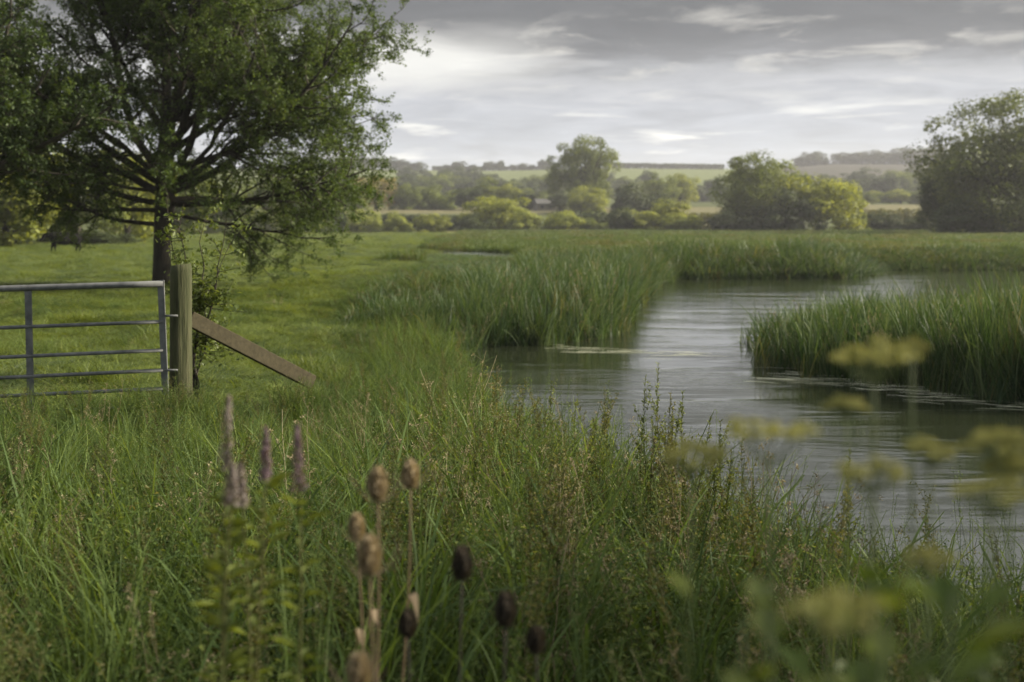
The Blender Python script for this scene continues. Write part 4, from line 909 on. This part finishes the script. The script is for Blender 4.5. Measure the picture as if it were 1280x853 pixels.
def loosestrife(px_, top, bot, d, matl, label, seed):
    d *= .66
    r = np.random.default_rng(seed + 300); p = at(px_, top, d); zb = gz(p.x, d); root = empty('loosestrife', (p.x, d, zb), label, 'wildflower', 'loosestrife spikes in the foreground')
    H = p.z - zb; fl = (bot - top) / F * d; t = np.linspace(0, 1, 9); pts = np.stack([.015 * np.sin(t * 5 + seed), .01 * np.cos(t * 4), H * t], 1)
    g = G(); g.tube(pts, np.linspace(.004, .0015, 9), 5, .5); g.build('stem', M['olive'], root)
    n = 300; u = r.uniform(0, 1, n) ** .8; z_ = H - fl * u; a = r.uniform(0, 6.28, n); rr = (.003 + .011 * u ** .7) * r.uniform(.3, 1.25, n)
    b = lerp_pts(pts, z_ / H); g = G(); P = b + np.stack([rr * np.cos(a), rr * np.sin(a), 0 * a], 1); g.leaves(P, np.stack([np.cos(a), np.sin(a), .5 + 0 * a], 1) + r.normal(0, .4, (n, 3)), r.uniform(.006, .012, n), .6, r.uniform(0, 1, n)); g.build('flower_spike', M[matl], root)
    n = 90; u = r.uniform(.2, 1, n) * (1 - fl / H); q = lerp_pts(pts, u); a = r.uniform(0, 6.28, n); ax = np.stack([np.cos(a), np.sin(a), .5 + 0 * a], 1); ln = r.uniform(.03, .07, n); g = G()
    g.leaves(q + ax * ln[:, None] * .5, np.stack([-np.cos(a) * .4, -np.sin(a) * .4, 1 + 0 * a], 1), ln, .25, r.uniform(.2, .8, n), ax); g.build('leaves', M['mid'], root)
loosestrife(290, 494, 585, 3.6, 'faded', 'tallest faded pinkish loosestrife spike', 1)
loosestrife(286, 578, 630, 3.5, 'faded', 'short faded loosestrife spike low beside the tallest one', 2)
loosestrife(324, 532, 600, 3.6, 'purple', 'slim dull purple loosestrife spike in the middle', 3)
loosestrife(368, 530, 612, 3.55, 'purple', 'rightmost and brightest purple loosestrife spike', 4)
loosestrife(306, 575, 632, 3.9, 'faded', 'faint greyish loosestrife spike between the others', 5)

def umbel(px_, py_, wpx, d, label, seed, thick=.30, lean=.05, matl='umbel'):
    d *= .78; r = np.random.default_rng(seed + 500); p = at(px_, py_, d); zb = gz(p.x + lean, d + .15); root = empty('umbel_plant', (p.x + lean, d + .15, zb), label, 'wildflower', 'blurred yellow umbels close to the camera')
    top = np.array([-lean, -.15, p.z - zb]); Wd = wpx / F * d / 2; t = np.linspace(0, 1, 10)
    hub = top - [0, 0, Wd * .9]; pts = np.stack([hub[0] * t ** 2, hub[1] * t ** 2, hub[2] * t], 1); g = G(); g.tube(pts, np.linspace(.0030, .0018, 10), 6)
    n = int(15 + seed % 4); hd = G(); ry = G()
    for k in range(n):
        a = k * 2.4; rr = Wd * math.sqrt((k + .5) / n); e = hub + np.array([rr * math.cos(a), rr * math.sin(a), Wd * (.9 - thick * (rr / Wd) ** 2) + r.normal(0, Wd * .10)]) + r.normal(0, Wd * .05, 3)
        ry.tube([hub, (hub + e) / 2 + [rr * .12 * math.cos(a), rr * .12 * math.sin(a), -Wd * .06], e], [.0011, .0009, .0007], 4, .6, False)
        m = 42; q = r.normal(size=(m, 3)) * [1, 1, .45]; q /= np.linalg.norm(q, axis=1)[:, None] + 1e-9; sz = Wd * r.uniform(.19, .29)
        hd.leaves(e + q * sz * r.uniform(.3, 1, (m, 1)) * [1, 1, .45], q + [0, 0, .6], r.uniform(.004, .008, m), .8, np.clip(r.normal(.5, .25, m), 0, 1))
    g.build('stem', M['umbel_stem'], root); ry.build('ray', M['umbel_stem'], root); hd.build('flower_head', M[matl], root)
    lf = G()
    for k in range(2):
        b = lerp_pts(pts, np.array([.45 + .25 * k]))[0]; a = r.uniform(0, 6.28); m = 26; tt_ = r.uniform(0, 1, m); P = b + np.stack([np.cos(a) * .13 * tt_, np.sin(a) * .13 * tt_, .05 * tt_], 1) + r.normal(0, .012, (m, 3)); lf.leaves(P, r.normal(0, .4, (m, 3)) + [0, 0, 1], .03, .4, r.uniform(0, 1, m))
    lf.build('leaves', M['umbel_stem'], root); return root
umbel(1092, 430, 108, 1.75, 'widest yellow umbel in front of the right hand reeds', 1)
umbel(1140, 427, 40, 1.85, 'small umbel touching the right side of the widest one', 2)
umbel(1058, 500, 50, 1.8, 'small compact yellow umbel below the widest one, over the water', 3)
umbel(960, 536, 104, 1.6, 'flat greenish umbel at the left of the group', 4, .15, .06)
umbel(1163, 557, 62, 1.7, 'flat small umbel over the water right of centre of the group', 5, .12)
umbel(1242, 540, 84, 1.6, 'rounded yellow umbel near the right edge', 6, .5)
umbel(1262, 572, 60, 1.6, 'lower lobe umbel at the right edge of the picture', 7, .4)
umbel(1090, 582, 84, 1.45, 'faint pale umbel just above the bank grass', 8, .3)
umbel(1240, 606, 90, 1.35, 'lowest faint umbel near the right edge', 9, .2)
umbel(866, 560, 80, 1.7, 'brownish blurred umbel over the bank left of the flat greenish one', 10, .3, .0)
umbel(1040, 750, 110, 1.10, 'large dull green umbel low in the foreground', 11, .3, .0)
umbel(1160, 690, 60, 1.4, 'dull umbel halfway down the right foreground', 13, .3, .0)

def leafy_stem(px_, top, d, label, seed, size=.05, n=26, matl='grass', spread=.07):
    r = np.random.default_rng(seed + 900); p = at(px_, top, d); zb = gz(p.x, d + .1); root = empty('leafy_stem', (p.x, d + .1, zb), label, 'wild plant', 'leafy stems close to the camera'); H = p.z - zb
    t = np.linspace(0, 1, 8); pts = np.stack([.03 * np.sin(t * 3 + seed), -.1 * t, H * t], 1); g = G(); g.tube(pts, np.linspace(.004, .0018, 8), 5); g.build('stem', M['umbel_stem'], root)
    u = np.concatenate([r.uniform(.8, 1, n // 2), r.uniform(.35, .9, n - n // 2)]); q = lerp_pts(pts, u); a = r.uniform(0, 6.28, n); ax = np.stack([np.cos(a), np.sin(a), r.uniform(-.1, .7, n)], 1); ax /= np.linalg.norm(ax, axis=1)[:, None]; ln = size * r.uniform(.7, 1.4, n)
    g = G(); g.leaves(q + ax * (ln * .5 + r.uniform(0, spread, n))[:, None], np.stack([-np.cos(a) * .5, -np.sin(a) * .5, .8 + 0 * a], 1), ln, .55, r.uniform(.35, 1, n), ax)
    for k in range(n): g.tube([q[k], q[k] + ax[k] * spread * .6], .0009, 3, .4, False)
    g.build('leaves', M[matl], root)
leafy_stem(992, 738, 1.05, 'bright green leafy stem, most vivid blurred leaves at the lower right', 1, .045, 22, 'sapling', .03)
leafy_stem(1120, 700, 1.15, 'blurred leafy stem right of the vivid green leaves', 2, .05, 30)
leafy_stem(1205, 740, 1.0, 'blurred leafy stem near the lower right corner', 3, .05, 30)
leafy_stem(905, 770, 1.1, 'blurred leafy stem left of the vivid green leaves', 4, .04, 26, 'mid')
leafy_stem(1060, 760, .95, 'nearest blurred leafy stem at the bottom edge, lower right', 5, .05, 30, 'mid')

# willowherb spires that stand out against the water
def willowherb(px_, top, d, label, seed, spread=.1, ns=3):
    r = np.random.default_rng(seed + 700); p = at(px_, top, d); zb = gz(p.x, d); root = empty('willowherb', (p.x, d, zb), label, 'wild plant', 'willowherb spires against the water'); H = p.z - zb; st = G(); lf = G()
    for k in range(ns):
        h = H * (1 if k == 0 else r.uniform(.72, .93)); t = np.linspace(0, 1, 9); ox = 0 if k == 0 else r.normal(0, spread); pts = np.stack([ox * t ** .8 + .012 * np.sin(t * 6 + k), r.normal(0, spread) * t, h * t], 1); st.tube(pts, np.linspace(.004, .0012, 9), 5, .4, False)
        n = 120; u = r.uniform(.3, 1, n); q = lerp_pts(pts, u); a = r.uniform(0, 6.28, n); ax = np.stack([np.cos(a), np.sin(a), r.uniform(.5, 1.5, n)], 1); ax /= np.linalg.norm(ax, axis=1)[:, None]; ln = (.055 - .035 * u) * r.uniform(.7, 1.3, n)
        lf.leaves(q + ax * ln[:, None] * .5, np.stack([-np.cos(a), -np.sin(a), .8 + 0 * a], 1), ln, .26, r.uniform(.1, .9, n), ax)
        for b in range(9):
            b0 = lerp_pts(pts, np.array([r.uniform(.5, .9)]))[0]; a_ = r.uniform(0, 6.28); e = b0 + np.array([math.cos(a_) * .45, math.sin(a_) * .45, 1]) * r.uniform(.05, .15); st.tube([b0, e], [.0014, .0008], 4, .4, False)
            qq = b0 + (e - b0) * r.uniform(.2, 1, (14, 1)) + r.normal(0, .007, (14, 3)); lf.leaves(qq, r.normal(size=(14, 3)), .02, .4, r.uniform(.2, 1, 14))
    st.build('stem', M['olive'], root); lf.build('leaves', M['mid'], root)
willowherb(825, 456, 7.2, 'tallest willowherb spire against the pale water', 1, .10, 4)
willowherb(806, 468, 7.3, 'second tallest willowherb spire just left of the tallest', 2, .08, 3)
willowherb(856, 492, 7.0, 'willowherb spire right of the tallest one', 3, .12, 3)
willowherb(720, 500, 8.0, 'thin willowherb spire at the left edge of the open water', 4, .15, 3)
willowherb(762, 505, 7.6, 'low willowherb spire left of the tallest pair', 5, .12, 3)
willowherb(690, 478, 8.4, 'willowherb spire in front of the dark inlet', 6, .15, 2)
willowherb(605, 455, 9.0, 'willowherb spire below the dark inlet', 7, .15, 3)
willowherb(905, 530, 6.6, 'short willowherb spire beside the flat greenish umbel', 8, .12, 3)
willowherb(1060, 560, 6.2, 'sparse willowherb spire above the right bank grass', 9, .10, 1)

# ------------------------------------------------------------------ haze
bpy.ops.mesh.primitive_cube_add(size=1, location=(0, 690, 41)); hz_ = bpy.context.object; hz_.name = 'haze'; hz_.scale = (2640, 1500, 88)
m = bpy.data.materials.new('haze_air'); m.use_nodes = True; m.node_tree.nodes.clear(); t = NT(m.node_tree)
v = t.n('ShaderNodeVolumePrincipled', Color=(0.93, 0.94, 1.0, 1), Density=0.00024, Anisotropy=0.25)
o_ = t.n('ShaderNodeOutputMaterial'); m.node_tree.links.new(v.outputs[0], o_.inputs['Volume'])
hz_.data.materials.append(m); tag(hz_, 'thin summer haze over the valley', kind='stuff')
